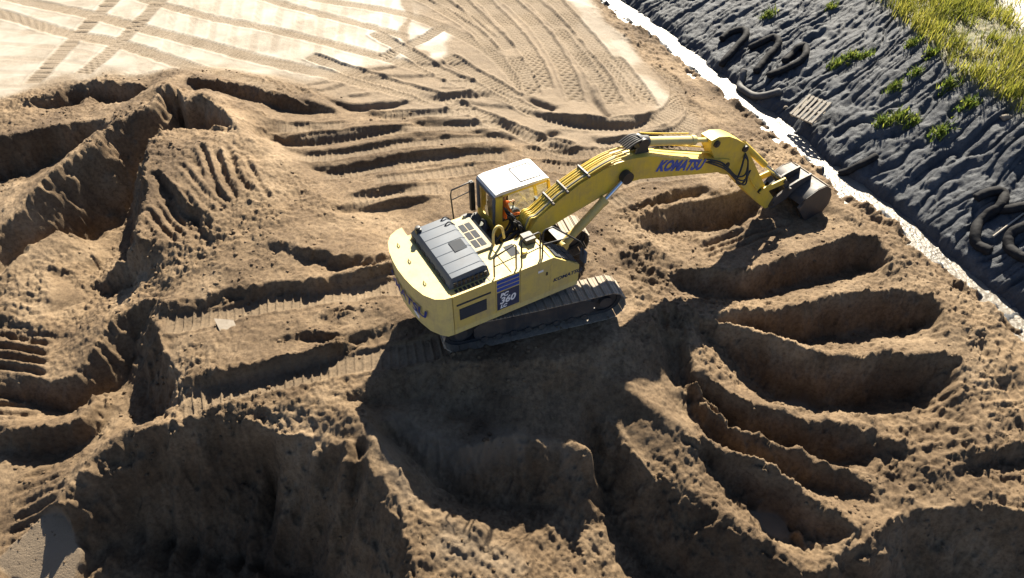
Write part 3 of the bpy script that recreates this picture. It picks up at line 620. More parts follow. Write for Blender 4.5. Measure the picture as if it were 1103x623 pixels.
for sy in (-1, 1):
    bm = B_(); n = 90; ring = []
    for k in range(n):
        (X, Z), a = loop_at(LOOP * k / n); nx, nz = -math.sin(a), math.cos(a)
        ring.append([bm.verts.new((X + nx * d, sy * 1.295 + w_, Z + nz * d)) for d, w_ in ((-.11, -.11), (-.11, .11), (-.004, .11), (-.004, -.11))])
    for k in range(n):
        A, Bq = ring[k], ring[(k + 1) % n]
        for q in range(4): bm.faces.new((A[q], A[(q + 1) % 4], Bq[(q + 1) % 4], Bq[q]))
    tk = part('track', bm, m_steel, EX, MT)
    for k in range(NSH):
        (X, Z), a = loop_at(LOOP * (k + .3) / NSH)
        link('track_shoe', shoe_me, None, tk, Matrix.Translation((X, sy * 1.295, Z)) @ Matrix.Rotation(-a, 4, 'Y'))
    bm = B_(); prism(bm, [(-1.55, .24), (1.45, .24), (1.6, .35), (1.6, .66), (1.3, .78), (-1.4, .78), (-1.6, .62), (-1.6, .34)], sy * 1.295 - .2, sy * 1.295 + .2); tf = part('track_frame', bm, m_steel, EX, MT, 30, .02)
    for nm, X, r_ in (('idler_wheel', HL, .33), ('sprocket', -HL, .34)):
        bm = cyl(B_(), (X, sy * 1.295 - .08, .515), (X, sy * 1.295 + .08, .515), r_, 28); cyl(bm, (X, sy * 1.295 - .19, .515), (X, sy * 1.295 + .19, .515), .17, 20)
        if nm == 'sprocket':
            for k in range(21): a = 2 * math.pi * k / 21; cyl(bm, (X + r_ * math.cos(a), sy * 1.295 - .04, .515 + r_ * math.sin(a)), (X + r_ * math.cos(a), sy * 1.295 + .04, .515 + r_ * math.sin(a)), .035, 6)
        part(nm, bm, m_steel, EX, MT, 30)
    for k in range(8): X = -1.35 + k * .385; part('track_roller', cyl(B_(), (X, sy * 1.295 - .24, .19), (X, sy * 1.295 + .24, .19), .095, 14), m_steel, tf, None, 30)
    for X in (-.6, .65): part('carrier_roller', cyl(B_(), (X, sy * 1.295 - .2, .8), (X, sy * 1.295 + .2, .8), .07, 12), m_steel, tf, None, 30)
# ---- upper frame and bodywork
bm = B_(); box(bm, -2.6, .8, -1.44, 1.4, 1.14, 1.3); box(bm, .7, 1.2, .5, 1.4, 1.14, 1.3); part('deck_frame', bm, m_black, EX, MU, 30, .02)
plan = [(-2.575, -1.47), (-2.75, -1.45), (-2.98, -1.33), (-3.16, -1.08), (-3.27, -.72), (-3.33, -.36), (-3.35, 0), (-3.33, .36), (-3.27, .72), (-3.16, 1.05), (-2.98, 1.27), (-2.75, 1.38), (-2.575, 1.4)]
plan = [(-2.575 + (a + 2.575) * .87, b * (.94 if b > 0 else 1)) for a, b in plan]
bm = prism(B_(), plan, 1.18, 2.43, 'Z')
for v in bm.verts:
    if v.co.z < 1.3 and v.co.x < -2.9: v.co.x += .07
    if v.co.z > 2.3: v.co.z -= .03 * max(0, -2.7 - v.co.x) / .6
CWT = part('counterweight', bm, m_cream, EX, MU, 40, .07)
arc = [Vector((p[0] - .004, p[1])) for p in plan[1:-1]][::-1]; al = [0]
for a, b in zip(arc[:-1], arc[1:]): al.append(al[-1] + (b - a).length)
me, wtx = text_mesh('KOMATSU', .38, .18, .012, .002, 1.2)
for v in me.vertices:
    s = al[-1] / 2 - wtx / 2 + v.co.x; i = max(0, min(len(al) - 2, int(np.searchsorted(al, s)) - 1)); t = (s - al[i]) / (al[i + 1] - al[i]); q = arc[i].lerp(arc[i + 1], t)
    nrm = Vector((q.x + 1.9, q.y)).normalized(); q = q + nrm * .012; zz_ = 1.62 + v.co.y
    v.co = (q.x, q.y, zz_)
link('lettering', me, m_blue, CWT)
for yy_ in (-.75, .1, .75): part('lifting_eye', tube(B_(), [(-2.9, yy_ - .06, 2.4), (-2.9, yy_ - .05, 2.46), (-2.9, yy_ + .05, 2.46), (-2.9, yy_ + .06, 2.4)], .014, 6, 3), m_cream, CWT)
bm = B_(); box(bm, -3.2, -3.18, -.86, -.6, 1.5, 1.6); part('plate', bm, m_wht2, CWT, Matrix.Translation((.01, 0, 0)) @ Matrix.Rotation(0, 4, 'Z'))
# engine bay body behind the cab
bm = B_(); box(bm, -2.565, -1.0, -1.455, 1.0, 1.3, 2.4); box(bm, -2.565, -1.003, 1.003, 1.38, 1.3, 1.95); part('engine_bay', bm, m_pale, EX, MU, 30, .03)
bm = B_(); box(bm, -1.0, -.46, .62, 1.38, 1.3, 2.05); box(bm, -1.0, -.46, -.42, .6, 1.3, 2.0); part('engine_bay', bm, m_black, EX, MU, 30, .02)
# engine hood, dark plastic, with louvres
bm = prism(B_(), [(-2.5, 2.38), (-2.5, 2.54), (-2.4, 2.66), (-1.6, 2.70), (-1.5, 2.64), (-1.46, 2.38)], -1.22, .9)
for v in bm.verts:
    if abs(v.co.y) > .8 and v.co.z > 2.6: v.co.y *= .94
HD = part('engine_hood', bm, m_hood, EX, MU, 40, .045)
for k in range(6):
    yk = -.98 + k * .32; part('rib', tube(B_(), [(-2.48, yk, 2.5), (-2.4, yk, 2.655), (-1.6, yk, 2.695), (-1.5, yk, 2.64)], .014, 6), m_hood, HD)
for k in range(7): bm = B_(); box(bm, -2.52, -2.49, -1.0 + k * .27, -.83 + k * .27, 2.42, 2.52); part('louvre', bm, m_black, HD)
for k in range(8):
    for r_ in range(2): bm = B_(); X = -2.4 + k * .11; box(bm, X, X + .075, -1.235, -1.2, 2.42 + r_ * .09, 2.485 + r_ * .09); part('louvre', bm, m_black, HD)
me, wtx = text_mesh('CAUTION', .16, 0, .004, .001)
bm = B_(); box(bm, -1.95, -1.62, -.42, -.05, 2.69, 2.697); part('warning_panel', bm, m_slot, HD, Matrix.Translation((0, 0, .003)))
for k in range(2): part('hood_strap', tube(B_(), [(-1.75, .55 + .22 * k, 2.69), (-1.62, .58 + .22 * k, 2.75), (-1.48, .55 + .22 * k, 2.62)], .016, 6, 4), m_black, HD)
bm = B_(); box(bm, -2.44, -2.3, .66, .8, 2.6, 2.74); cyl(bm, (-2.37, .73, 2.7), (-2.37, .73, 2.8), .06, 12); part('exhaust_cap', bm, m_black, HD, None, 30, .015)
for k in range(9): bm = B_(); X = -2.42 + k * .105; box(bm, X, X + .07, -1.42, -1.27, 2.395, 2.41); part('grille_slot', bm, m_black, EX, MU)
# tan deck panel with vents between hood and cab
bm = B_(); box(bm, -1.42, -.95, -.42, .82, 2.38, 2.46); DP = part('deck_panel', bm, m_tan, EX, MU, 30, .015)
for j in range(2):
    for k in range(3): bm = B_(); box(bm, -1.36 + j * .17, -1.22 + j * .17, -.3 + k * .33, -.02 + k * .33, 2.46, 2.467); part('vent', bm, m_slot, DP)
bm = B_(); box(bm, -.95, -.83, -.38, .78, 2.0, 2.36); part('beam', bm, m_tan, EX, MU, 30, .02)
part('hose_bundle', tube(tube(tube(B_(), [(-.8, .3, 2.2), (-.6, .6, 2.3), (-.55, .9, 2.15)], .04, 8, 5), [(-.8, -.1, 2.1), (-.4, 0, 2.3), (.2, -.05, 2.2)], .035, 8, 5), [(-.75, -.3, 2.1), (-.3, -.2, 2.35), (.3, -.15, 2.3)], .035, 8, 5), m_rub, EX, MU, 60)
bm = cyl(B_(), (-.85, 1.05, 2.05), (-.85, 1.05, 2.2), .24, 24); cyl(bm, (-.85, 1.05, 2.2), (-.85, 1.05, 2.25), .12, 20); part('air_cleaner', bm, m_black, EX, MU, 30)
bm = B_(); box(bm, -1.8, -1.05, 1.02, 1.37, 1.95, 2.02); part('hatch', bm, m_black, EX, MU, 30, .02)
part('lifting_loop', tube(B_(), [(-.9, -.35, 2.35), (-.88, -.33, 2.75), (-.75, -.3, 2.88), (-.62, -.28, 2.75), (-.58, -.3, 2.45)], .035, 8, 4), m_pale, EX, MU, 60)
# right side: engine panel, decal panel, tank door, tool box
def side_panel(name, x0, x1, z0, z1, m, proud=0.0, top=None):
    bm = B_(); box(bm, x0, x1, -1.49 - proud, -1.44, z0, z1); return part(name, bm, m, EX, MU, 30, .012)
EP = side_panel('engine_panel', -2.56, -1.475, 1.36, 2.44, m_pale)
bm = B_(); box(bm, -2.42, -1.72, -1.503, -1.485, 1.62, 1.98); part('vent', bm, m_slot, EP)
bm = B_(); box(bm, -2.48, -1.6, -1.5, -1.485, 2.1, 2.15); part('vent', bm, m_slot, EP)
DEC = side_panel('decal_panel', -1.465, -.815, 1.36, 2.44, m_pale)
bm = B_(); box(bm, -1.44, -.84, -1.495, -1.488, 1.42, 2.0); part('dark_field', bm, m_navy, DEC)
for k in range(3): bm = B_(); z0 = 2.04 + k * .125; box(bm, -1.44, -.84, -1.495, -1.488, z0, z0 + .095); part('stripe', bm, m_blue, DEC)
MTXT = lambda X, Y, Z: Matrix.Translation((X, Y, Z)) @ Matrix.Rotation(R(90), 4, 'X')
for s, sz, X, Z, in (('PC', .17, -1.36, 1.82), ('360', .28, -1.37, 1.6), ('LC', .14, -1.36, 1.46)):
    me, wtx = text_mesh(s, sz, .25, .008, .002); link('lettering', me, m_wht2, DEC, MTXT(X, -1.499, Z))
bm = B_(); box(bm, -1.0, .03, -1.44, -.42, 1.3, 2.42); part('fuel_tank', bm, m_cream, EX, MU, 30, .03)
TD = side_panel('tank_door', -.805, .03, 1.36, 2.44, m_pale)
bm = B_(); box(bm, -.1, -.05, -1.5, -1.485, 1.95, 2.05); part('latch', bm, m_black, TD)
bm = B_(); box(bm, -.32, -.18, -1.497, -1.487, 2.12, 2.18); part('decal', bm, m_wht2, TD)
bm = prism(B_(), [(.035, 1.36), (.87, 1.36), (.87, 1.86), (.1, 2.44), (.035, 2.44)], -1.49, -.72); TB = part('tool_box', bm, m_pale, EX, MU, 30, .02)
me, wtx = text_mesh('KOMATSU', .15, .2, .004, .002, 1.15); link('lettering', me, m_navy, TB, MTXT(.12, -1.496, 1.62))
dirv = Vector((.77, 0, -.58)).normalized(); nv = Vector((.58, 0, .77)).normalized()
for k in range(3):
    for j in range(2):
        c = Vector((.16, 0, 2.405)) + dirv * (.02 + k * .28); bm = B_()
        vs = [c + nv * .006 + Vector((0, y_, 0)) + dirv * d_ for d_, y_ in ((0, -1.43 + j * .33), (.25, -1.43 + j * .33), (.25, -1.13 + j * .33), (0, -1.13 + j * .33))]
        f = bm.faces.new([bm.verts.new(v) for v in vs]); r_ = bmesh.ops.extrude_face_region(bm, geom=[f]); bmesh.ops.translate(bm, vec=nv * .02, verts=[g for g in r_['geom'] if isinstance(g, bmesh.types.BMVert)])
        part('step_plate', bm, m_slot, TB)
bm = B_(); box(bm, -2.56, .87, -1.47, -1.42, 1.18, 1.355); part('deck_skirt', bm, m_cream, EX, MU, 30, .015)
bm = B_(); box(bm, -.25, .02, -.8, -.5, 2.42, 2.58); part('filter_box', bm, m_black, EX, MU, 30, .02)
part('filler_cap', cyl(B_(), (-.42, -1.0, 2.4), (-.42, -1.0, 2.52), .075, 16), m_yel, EX, MU, 30)
bm = B_(); box(bm, -.75, -.5, -.95, -.55, 2.42, 2.426); part('tread_plate', bm, m_slot, EX, MU)
# handrails
for pts in ([(-1.43, -1.36, 2.42), (-1.43, -1.36, 2.98), (-1.4, -1.36, 3.03), (-.9, -1.36, 3.18), (-.86, -1.36, 3.12), (-.85, -1.36, 2.42)], [(-.7, -1.36, 2.42), (-.72, -1.36, 3.18), (-.67, -1.36, 3.24), (-.27, -1.36, 3.27), (-.22, -1.36, 3.22), (-.2, -1.36, 2.42)],
            [(-.14, -1.36, 2.42), (-.14, -1.36, 3.22), (-.08, -1.36, 3.28), (.12, -1.36, 3.27), (.9, -1.4, 2.52), (.98, -1.42, 2.36), (1.05, -1.43, 1.7), (.95, -1.43, 1.55), (.85, -1.43, 1.52)],
            [(-1.13, 1.38, 2.05), (-1.17, 1.38, 2.85), (-1.14, 1.38, 3.0), (-.56, 1.4, 3.05), (-.5, 1.4, 2.98), (-.5, 1.4, 2.1)]):
    hr = part('handrail', tube(B_(), pts, .021, 8), m_black, EX, MU, 60)
    if pts[0][0] in (-1.43, -.7): part('middle_bar', tube(B_(), [(pts[0][0], -1.36, 2.74), (pts[-1][0], -1.36, 2.8)], .014, 6), m_black, hr)
    if pts[0][0] == -1.13: part('middle_bar', tube(B_(), [(-1.16, 1.38, 2.7), (-.5, 1.4, 2.78)], .014, 6), m_black, hr)
    if pts[0][0] == -.14: part('middle_bar', tube(B_(), [(-.13, -1.36, 2.85), (.62, -1.39, 2.78)], .014, 6), m_black, hr)
bm = B_(); box(bm, 1.0, 1.06, -1.52, -1.3, 1.85, 2.2); part('mirror', bm, m_hood, EX, MU, 30, .02)
bm = B_(); box(bm, -.62, -.53, 1.36, 1.46, 2.15, 3.05); part('cab_guard', bm, m_black, EX, MU, 30, .015)
# ---- cab
bm = B_(); prism(bm, [(-.4, 1.28), (1.25, 1.28), (1.4, 1.75), (1.4, 1.9), (1.15, 2.2), (-.4, 2.2)], .5, .54); prism(bm, [(-.4, 1.28), (1.25, 1.28), (1.33, 1.5), (-.4, 1.5)], 1.4, 1.44); box(bm, -.4, -.2, 1.4, 1.44, 1.5, 2.2)
box(bm, -.4, -.36, .54, 1.4, 1.28, 2.2); box(bm, 1.2, 1.24, .54, 1.4, 1.28, 1.6); box(bm, -.38, 1.3, .52, 1.42, 1.26, 1.34)
CAB = part('cab', bm, m_yel, EX, MU, 30, .012)
for nm, pl in (('pillar', [(-.4, 2.18), (-.18, 2.18), (-.16, 3.0), (-.16, 3.06), (-.36, 3.06)]), ('pillar', [(1.12, 3.06), (1.2, 3.02), (1.42, 1.9), (1.34, 1.88)])):
    for y0, y1 in ((.5, .56), (1.38, 1.44)): part(nm, prism(B_(), pl, y0, y1), m_yel, CAB, None, 30, .01)
for y0, y1 in ((.5, .56), (1.38, 1.44)): bm = B_(); box(bm, -.38, 1.17, y0, y1, 3.0, 3.07); part('roof_rail', bm, m_yel, CAB, None, 30, .01)
part('pillar', prism(B_(), [(.42, 1.5), (.5, 1.5), (.48, 3.02), (.4, 3.02)], 1.39, 1.435), m_black, CAB)
bm = prism(B_(), [(-.4, 3.07), (-.36, 3.13), (-.2, 3.16), (1.05, 3.15), (1.17, 3.11), (1.2, 3.07)], .49, 1.45); RF = part('roof', bm, m_white, CAB, None, 30, .03)
for k in range(2): bm = B_(); box(bm, .5 + k * .26, .7 + k * .26, .7, 1.2, 3.155, 3.166); part('roof_hatch', bm, m_white, RF, None, None, .004)
part('hatch_seal', tube(B_(), [(.44, .64, 3.163), (1.02, .64, 3.158), (1.02, 1.27, 3.158), (.44, 1.27, 3.163), (.44, .64, 3.163)], .012, 6), m_black, RF)
for pl in ([(-.17, 2.22), (1.3, 2.16), (1.12, 2.98), (-.15, 3.0)],): part('window_pane', prism(B_(), pl, .515, .522), m_glass, CAB)
bm = prism(B_(), [(-.2, 2.22), (1.22, 2.17), (1.15, 2.24), (-.14, 2.26)], .505, .512); part('window_seal', bm, m_black, CAB)
for x0, x1 in ((-.2, .4), (.5, 1.2)): part('window_pane', prism(B_(), [(x0, 1.52), (x1 + (.12 if x1 > 1 else 0), 1.52), (x1 + (.16 if x1 > 1 else 0), 1.95), (x1 - .05, 3.0), (x0, 3.0)], 1.41, 1.416), m_glass, CAB)
bm = B_(); box(bm, -.392, -.386, .6, 1.34, 2.24, 2.98); part('window_pane', bm, m_glass, CAB)
bm = prism(B_(), [(1.17, 3.02), (1.176, 3.02), (1.396, 1.92), (1.39, 1.92)], .58, 1.36); part('windscreen', bm, m_glass, CAB)
for x0 in (-.41,): bm = B_(); box(bm, -.41, -.36, .5, .6, 2.18, 3.06); box(bm, -.41, -.36, 1.34, 1.44, 2.18, 3.06); box(bm, -.41, -.36, .6, 1.34, 2.98, 3.07); part('rear_frame', bm, m_hood, CAB, None, 30, .01)
bm = B_(); box(bm, -.1, .42, .72, 1.2, 1.62, 1.82); prism(bm, [(-.2, 1.8), (-.02, 1.8), (-.12, 2.5), (-.26, 2.5)], .74, 1.18); box(bm, -.28, -.16, .82, 1.1, 2.5, 2.7); part('seat', bm, m_black, CAB, None, 30, .03)
for y_ in (.66, 1.24): bm = B_(); box(bm, .1, .62, y_ - .07, y_ + .07, 1.5, 1.9); cyl(bm, (.55, y_, 1.9), (.58, y_, 2.1), .02, 8); part('control_console', bm, m_black, CAB, None, 30, .015)
bm = B_(); box(bm, .9, .97, .58, .76, 2.25, 2.45); part('monitor', bm, m_hood, CAB, None, None, .01)
# ---- boom
BL = [(.2, 1.95), (.05, 2.15), (.1, 2.4), (.34, 2.72), (.93, 3.05), (1.53, 3.32), (2.2, 3.5), (2.6, 3.56), (3.05, 3.54), (3.64, 3.42), (4.39, 3.11), (5.75, 2.58), (6.35, 2.4), (6.72, 2.25), (6.82, 2.05), (6.65, 1.88), (6.1, 2.02), (5.19, 2.3), (4.3, 2.55), (3.46, 2.78), (2.93, 2.84), (2.33, 2.7), (1.33, 2.46), (.6, 2.28)]
bm = prism(B_(), BL, -.36, .12)
for v in bm.verts:
    if v.co.x > 6: v.co.y = -.1 + (v.co.y + .1) * .85
BOOM = part('boom', bm, m_yel, EX, MU, 30, .02)
me, wtx = text_mesh('KOMATSU', .43, .22, .022, .002, 1.0)
sx_ = 1.78 / wtx
for v in me.vertices: v.co.x *= sx_
a_ = math.atan2(-.56, 1.76)
link('lettering', me, m_blue, BOOM, Matrix.Translation((3.92, -.366, 2.85)) @ Matrix.Rotation(-a_, 4, 'Y') @ Matrix.Rotation(R(90), 4, 'X'))
bm = cyl(B_(), (2.87, -.52, 3.12), (2.87, .4, 3.12), .1, 18); cyl(bm, (2.87, -.56, 3.12), (2.87, -.38, 3.12), .17, 18); cyl(bm, (2.87, .26, 3.12), (2.87, .44, 3.12), .17, 18); part('cylinder_pin', bm, m_black, BOOM, None, 30)
for yk in (-.46, .34):
    bm = cyl(B_(), (1.05, yk, 1.62), (2.3, yk, 2.65), .115, 18); cyl(bm, (2.2, yk, 2.57), (2.3, yk, 2.65), .13, 18); cyl(bm, (1.05, yk - .1, 1.62), (1.05, yk + .1, 1.62), .14, 14); bcy = part('boom_cylinder', bm, m_pale, EX, MU, 30)
    part('rod', cyl(B_(), (2.28, yk, 2.635), (2.85, yk, 3.1), .06, 14), m_chrome, bcy, None, 30)
bm = prism(B_(), [(.75, 1.3), (1.3, 1.3), (1.25, 1.78), (.95, 1.78)], -.4, .3); part('boom_bracket', bm, m_black, EX, MU, 30, .02)
# boom pipework along the top and hoses at its foot
up = [(.35, 2.78), (.93, 3.14), (1.53, 3.4), (2.2, 3.61), (2.6, 3.67), (3.1, 3.66)]
for k, y_ in enumerate((-.31, -.26, -.2, -.13, -.06, .01, .08)):
    e = len(up) - (k % 2); pts = [(X, y_ + (.04 if k > 3 else 0) * 0, Z - .02 + .015 * (k % 2)) for X, Z in up[:e]]
    pts = [(.05, y_ * .8, 2.35 + .02 * k), (.15, y_, 2.75)] + pts
    part('hydraulic_pipe', tube(B_(), pts, .022 if k not in (1, 5) else .03, 7, 3), m_yel if k != 1 else m_tan, BOOM, None, 60)
for X, Z in ((1.15, 3.31), (1.75, 3.56), (.75, 3.1)): bm = B_(); box(bm, X - .02, X + .02, -.33, .1, Z - .13, Z - .045); cyl(bm, (X, -.42, Z - .1), (X, -.34, Z - .1), .035, 10); part('pipe_clamp', bm, m_steel, BOOM, Matrix.Translation((0, 0, .03)))
rng = random.Random(4)
for k in range(9):
    y_ = -.32 + .075 * k; part('hose', tube(B_(), [(.05, y_ * .8, 2.38), (-.12 - .1 * rng.random(), y_ + .05, 2.62 + .2 * rng.random()), (-.05, y_ + .1 * rng.random(), 2.3), (-.25 - .2 * rng.random(), y_, 2.02)], .026, 7, 5), m_rub, EX, MU, 60)
for k in range(6):
    y_ = -.2 + .07 * k; part('hose', tube(B_(), [(3.0, y_, 3.74), (3.3, y_, 3.86), (3.55, y_ * .8, 3.82), (3.8, y_ * .7, 3.62)], .026, 7, 5), m_rub, BOOM, None, 60)
# arm cylinder on top of the boom
bm = cyl(B_(), (3.55, -.06, 3.72), (5.35, -.06, 3.18), .12, 20); cyl(bm, (5.25, -.06, 3.21), (5.4, -.06, 3.165), .14, 20); ac = part('arm_cylinder', bm, m_cream, EX, MU, 30)
part('rod', cyl(B_(), (5.38, -.06, 3.17), (6.1, -.06, 2.955), .065, 14), m_cream, ac, None, 30)
bm = cyl(B_(), (3.52, -.22, 3.73), (3.52, .1, 3.73), .15, 18); cyl(bm, (3.4, -.06, 3.77), (3.72, -.06, 3.67), .16, 16); prism(bm, [(3.3, 3.5), (3.75, 3.42), (3.6, 3.8), (3.45, 3.82)], -.2, -.14); prism(bm, [(3.3, 3.5), (3.75, 3.42), (3.6, 3.8), (3.45, 3.82)], .02, .08); part('cylinder_mount', bm, m_black, BOOM, None, 30)
for y_ in (-.2, .1): part('hydraulic_pipe', tube(B_(), [(3.9, y_, 3.48), (4.6, y_, 3.2), (5.6, y_, 2.82), (6.0, y_, 2.66)], .022, 7), m_yel, BOOM, None, 60)
part('hydraulic_pipe', tube(B_(), [(3.6, .12, 3.86), (4.4, .1, 3.6), (5.3, .1, 3.32)], .022, 7, 3), m_yel, ac, None, 60)
# ---- arm
AP = [(5.85, 3.12), (6.1, 3.16), (6.5, 3.05), (6.85, 2.85), (7.2, 2.6), (7.36, 2.4), (7.75, 1.85), (8.2, 1.22), (8.7, .55), (9.2, -.02), (9.32, -.22), (9.2, -.42), (9.0, -.42), (8.82, -.25), (8.08, .45), (7.5, 1.05), (7.0, 1.6), (6.5, 1.82), (6.25, 2.05), (6.1, 2.5), (5.9, 2.85)]
ARM = part('arm', prism(B_(), AP, -.27, .15), m_yel, EX, MU, 30, .018)
for X, Z, r_ in ((6.62, 2.08, .12), (8.45, .5, .08), (7.25, 2.42, .1), (6.05, 2.97, .1)):
    bm = cyl(B_(), (X, -.33, Z), (X, .21, Z), r_, 16); cyl(bm, (X, -.35, Z), (X, .23, Z), r_ * .55, 12); part('pin', bm, m_black, ARM, None, 30)
for k in range(3):
    o_ = .06 * k
    part('hose', tube(B_(), [(5.7 - o_, -.3, 2.6), (6.3, -.42 - o_, 2.35 - o_), (6.9, -.5 - o_, 1.75 - o_), (7.35, -.45 - o_, 1.6 - o_ * 2), (7.45, -.35, 1.95), (7.3, -.3, 2.25 - o_)], .024, 7, 6), m_rub if k else m_slot, ARM, None, 60)
part('hose', tube(B_(), [(7.3, -.3, 2.2), (7.1, -.46, 1.85), (7.0, -.5, 1.5), (7.35, -.46, 1.3), (7.7, -.32, 1.55)], .028, 7, 6), m_slot, ARM, None, 60)
part('hydraulic_pipe', tube(B_(), [(7.6, -.3, 1.5), (8.0, -.3, .95), (8.3, -.3, .6)], .02, 6), m_yel, ARM)
bm = cyl(B_(), (7.38, -.06, 2.42), (8.6, -.06, 1.28), .1, 18); bc = part('bucket_cylinder', bm, m_yel, EX, MU, 30); part('rod', cyl(B_(), (8.58, -.06, 1.3), (9.42, -.06, .56), .055, 14), m_chrome, bc, None, 30)
for y_ in (-.34, .2): part('bucket_link', prism(B_(), [(8.38, .5), (8.5, .62), (9.42, .68), (9.5, .55), (9.42, .45), (8.5, .42)], y_ - .025, y_ + .025), m_yel, EX, MU, 30, .01)
bm = cyl(B_(), (9.42, -.4, .56), (9.42, .28, .56), .07, 14)
for y_ in (-.24, .12): prism(bm, [(9.36, .5), (9.42, .66), (9.52, .6), (9.86, .2), (9.8, .06), (9.7, .1)], y_ - .035, y_ + .035)
part('bucket_link', bm, m_steel, EX, MU, 30)
# ---- bucket
prof = [(9.95, -.28), (10.1, -.06), (10.55, .12), (10.95, .12), (11.2, -.06), (11.38, -.4), (11.4, -.75), (11.22, -1.02), (10.9, -1.14), (10.5, -1.12)]
bm = B_(); W0, W1 = -.84, .72; inn = [(p[0] + (10.6 - p[0]) * .06, p[1] + (-.5 - p[1]) * .06) for p in prof]
ro = [[bm.verts.new((px, yk, pz)) for yk in (W0, W1)] for px, pz in prof]; ri = [[bm.verts.new((px, yk, pz)) for yk in (W0, W1)] for px, pz in inn]
for i in range(len(prof) - 1):
    bm.faces.new((ro[i][0], ro[i + 1][0], ro[i + 1][1], ro[i][1])); bm.faces.new((ri[i][0], ri[i][1], ri[i + 1][1], ri[i + 1][0]))
for i in (0, len(prof) - 1): bm.faces.new((ro[i][0], ro[i][1], ri[i][1], ri[i][0]))
for q in (0, 1):
    for i in range(len(prof) - 1): bm.faces.new((ro[i][q], ri[i][q], ri[i + 1][q], ro[i + 1][q]))
BK = part('bucket', bm, m_steel, EX, MU, 35)
for yk in (W0, W1 - .04):
    bm = prism(B_(), prof + [(9.9, -.42)], yk - .01 if yk < 0 else yk + .01, yk + .03 if yk < 0 else yk + .05); part('side_plate', bm, m_steel, BK, None, 30)
    bm = prism(B_(), [(9.86, -.36), (10.05, -.2), (10.62, -1.02), (10.5, -1.2)], yk - .03, yk + .06); part('side_cutter', bm, m_steel, BK, None, 30, .01)
for yk in (-.3, .18): part('ear', prism(B_(), [(9.1, -.36), (9.2, -.1), (9.75, .2), (10.15, .3), (10.72, .36), (10.78, .13), (10.1, -.04), (9.85, -.3), (9.25, -.46)], yk - .03, yk + .03), m_steel, BK, None, 30, .01)
for X, Z in ((9.2, -.25), (9.78, .13)): part('pin', cyl(B_(), (X, -.42, Z), (X, .3, Z), .06, 14), m_steel, BK, None, 30)
for k in range(5):
    yk = W0 + .12 + k * .33; part('tooth', prism(B_(), [(10.54, -1.16), (10.6, -1.02), (10.36, -.98), (10.2, -1.06)], yk - .06, yk + .06), m_steel, BK, None, 30, .008)
bm = B_(); prism(bm, [(10.95, .13), (11.21, -.05), (11.23, -.03), (10.96, .15)], W0 + .05, W1 - .05); part('sunlit_strip', bm, m_shoe, BK)  # paler strip painting in the sunlight on the bucket's curved back

# ---- operator in the cab
def skin_body(name, verts, edges, radii, material_of, label, cat, M, lvl=2):
    me = bpy.data.meshes.new(name); me.from_pydata(verts, edges, []); o = bpy.data.objects.new(name, me); COL.objects.link(o)
    md = o.modifiers.new('skin', 'SKIN'); md.use_smooth_shade = True
    for i, r_ in enumerate(radii): me.skin_vertices[0].data[i].radius = (r_, r_) if not hasattr(r_, '__len__') else r_
    me.skin_vertices[0].data[0].use_root = True
    sd = o.modifiers.new('sub', 'SUBSURF'); sd.levels = lvl; sd.render_levels = lvl
    bpy.context.view_layer.update(); dg = bpy.context.evaluated_depsgraph_get(); m2 = bpy.data.meshes.new_from_object(o.evaluated_get(dg)); bpy.data.objects.remove(o, do_unlink=True)
    mats = [m_org, m_skin, m_trs]
    for q in mats: m2.materials.append(q)
    for p in m2.polygons: p.material_index = material_of(p.center); p.use_smooth = True
    ob = link(name, m2, None, None, M); return tag(ob, label, cat)
V, E_, Rr = [], [], []
def jv(p, r_, par=None):
    V.append(p); Rr.append(r_)
    if par is not None: E_.append((par, len(V) - 1))
    return len(V) - 1
# seated: x forward, y left, z up; hips on the seat cushion (1.82)
pel = jv((.12, .96, 1.94), (.16, .13)); sp1 = jv((.1, .96, 2.15), (.15, .12), pel); ch = jv((.08, .96, 2.38), (.175, .125), sp1); nk = jv((.09, .96, 2.56), .06, ch); hd0 = jv((.12, .96, 2.66), (.075, .085), nk); hd1 = jv((.125, .96, 2.77), (.085, .1), hd0); jv((.12, .96, 2.85), (.06, .07), hd1); jv((.225, .96, 2.71), .018, hd0)
for s in (-1, 1):
    hp = jv((.16, .96 + s * .1, 1.92), .09, pel); kn = jv((.6, .96 + s * .14, 1.93), .07, hp); ak = jv((.72, .96 + s * .13, 1.52), .05, kn); jv((.9, .96 + s * .13, 1.46), .04, ak)
    sh = jv((.08, .96 + s * .2, 2.46), .07, ch); el = jv((.18, .96 + s * .3, 2.2), .052, sh); wr = jv((.42, .96 + s * .28, 2.14), .035, el); pm = jv((.5, .96 + s * .28, 2.13), (.03, .022), wr)
    for k in range(4): f1 = jv((.57, .96 + s * (.25 + .02 * k), 2.15 - .008 * abs(k - 1.5)), .010, pm); f2 = jv((.6, .96 + s * (.255 + .018 * k), 2.125), .009, f1); jv((.585, .96 + s * (.26 + .016 * k), 2.10), .008, f2)
    t1 = jv((.5, .96 + s * .235, 2.14), .011, pm); jv((.545, .96 + s * .23, 2.13), .009, t1)
def who(c):
    if c.z > 2.57: return 1
    if c.z < 2.0 or (c.x > .25 and c.z < 2.06): return 2
    if c.x > .43 and c.z > 2.05: return 1
    return 0
OP = skin_body('person', V, E_, Rr, who, 'person in orange work jacket seated at the controls inside the cab', 'person', MU)
bm = B_(); bmesh.ops.create_uvsphere(bm, u_segments=18, v_segments=10, radius=.125, matrix=Matrix.Translation((.12, .96, 2.79)) @ Matrix.Diagonal((1.1, .92, .95, 1)))
bmesh.ops.delete(bm, geom=[v for v in bm.verts if v.co.z < 2.785], context='VERTS'); part('hard_hat', bm, m_org, OP, None, 60)
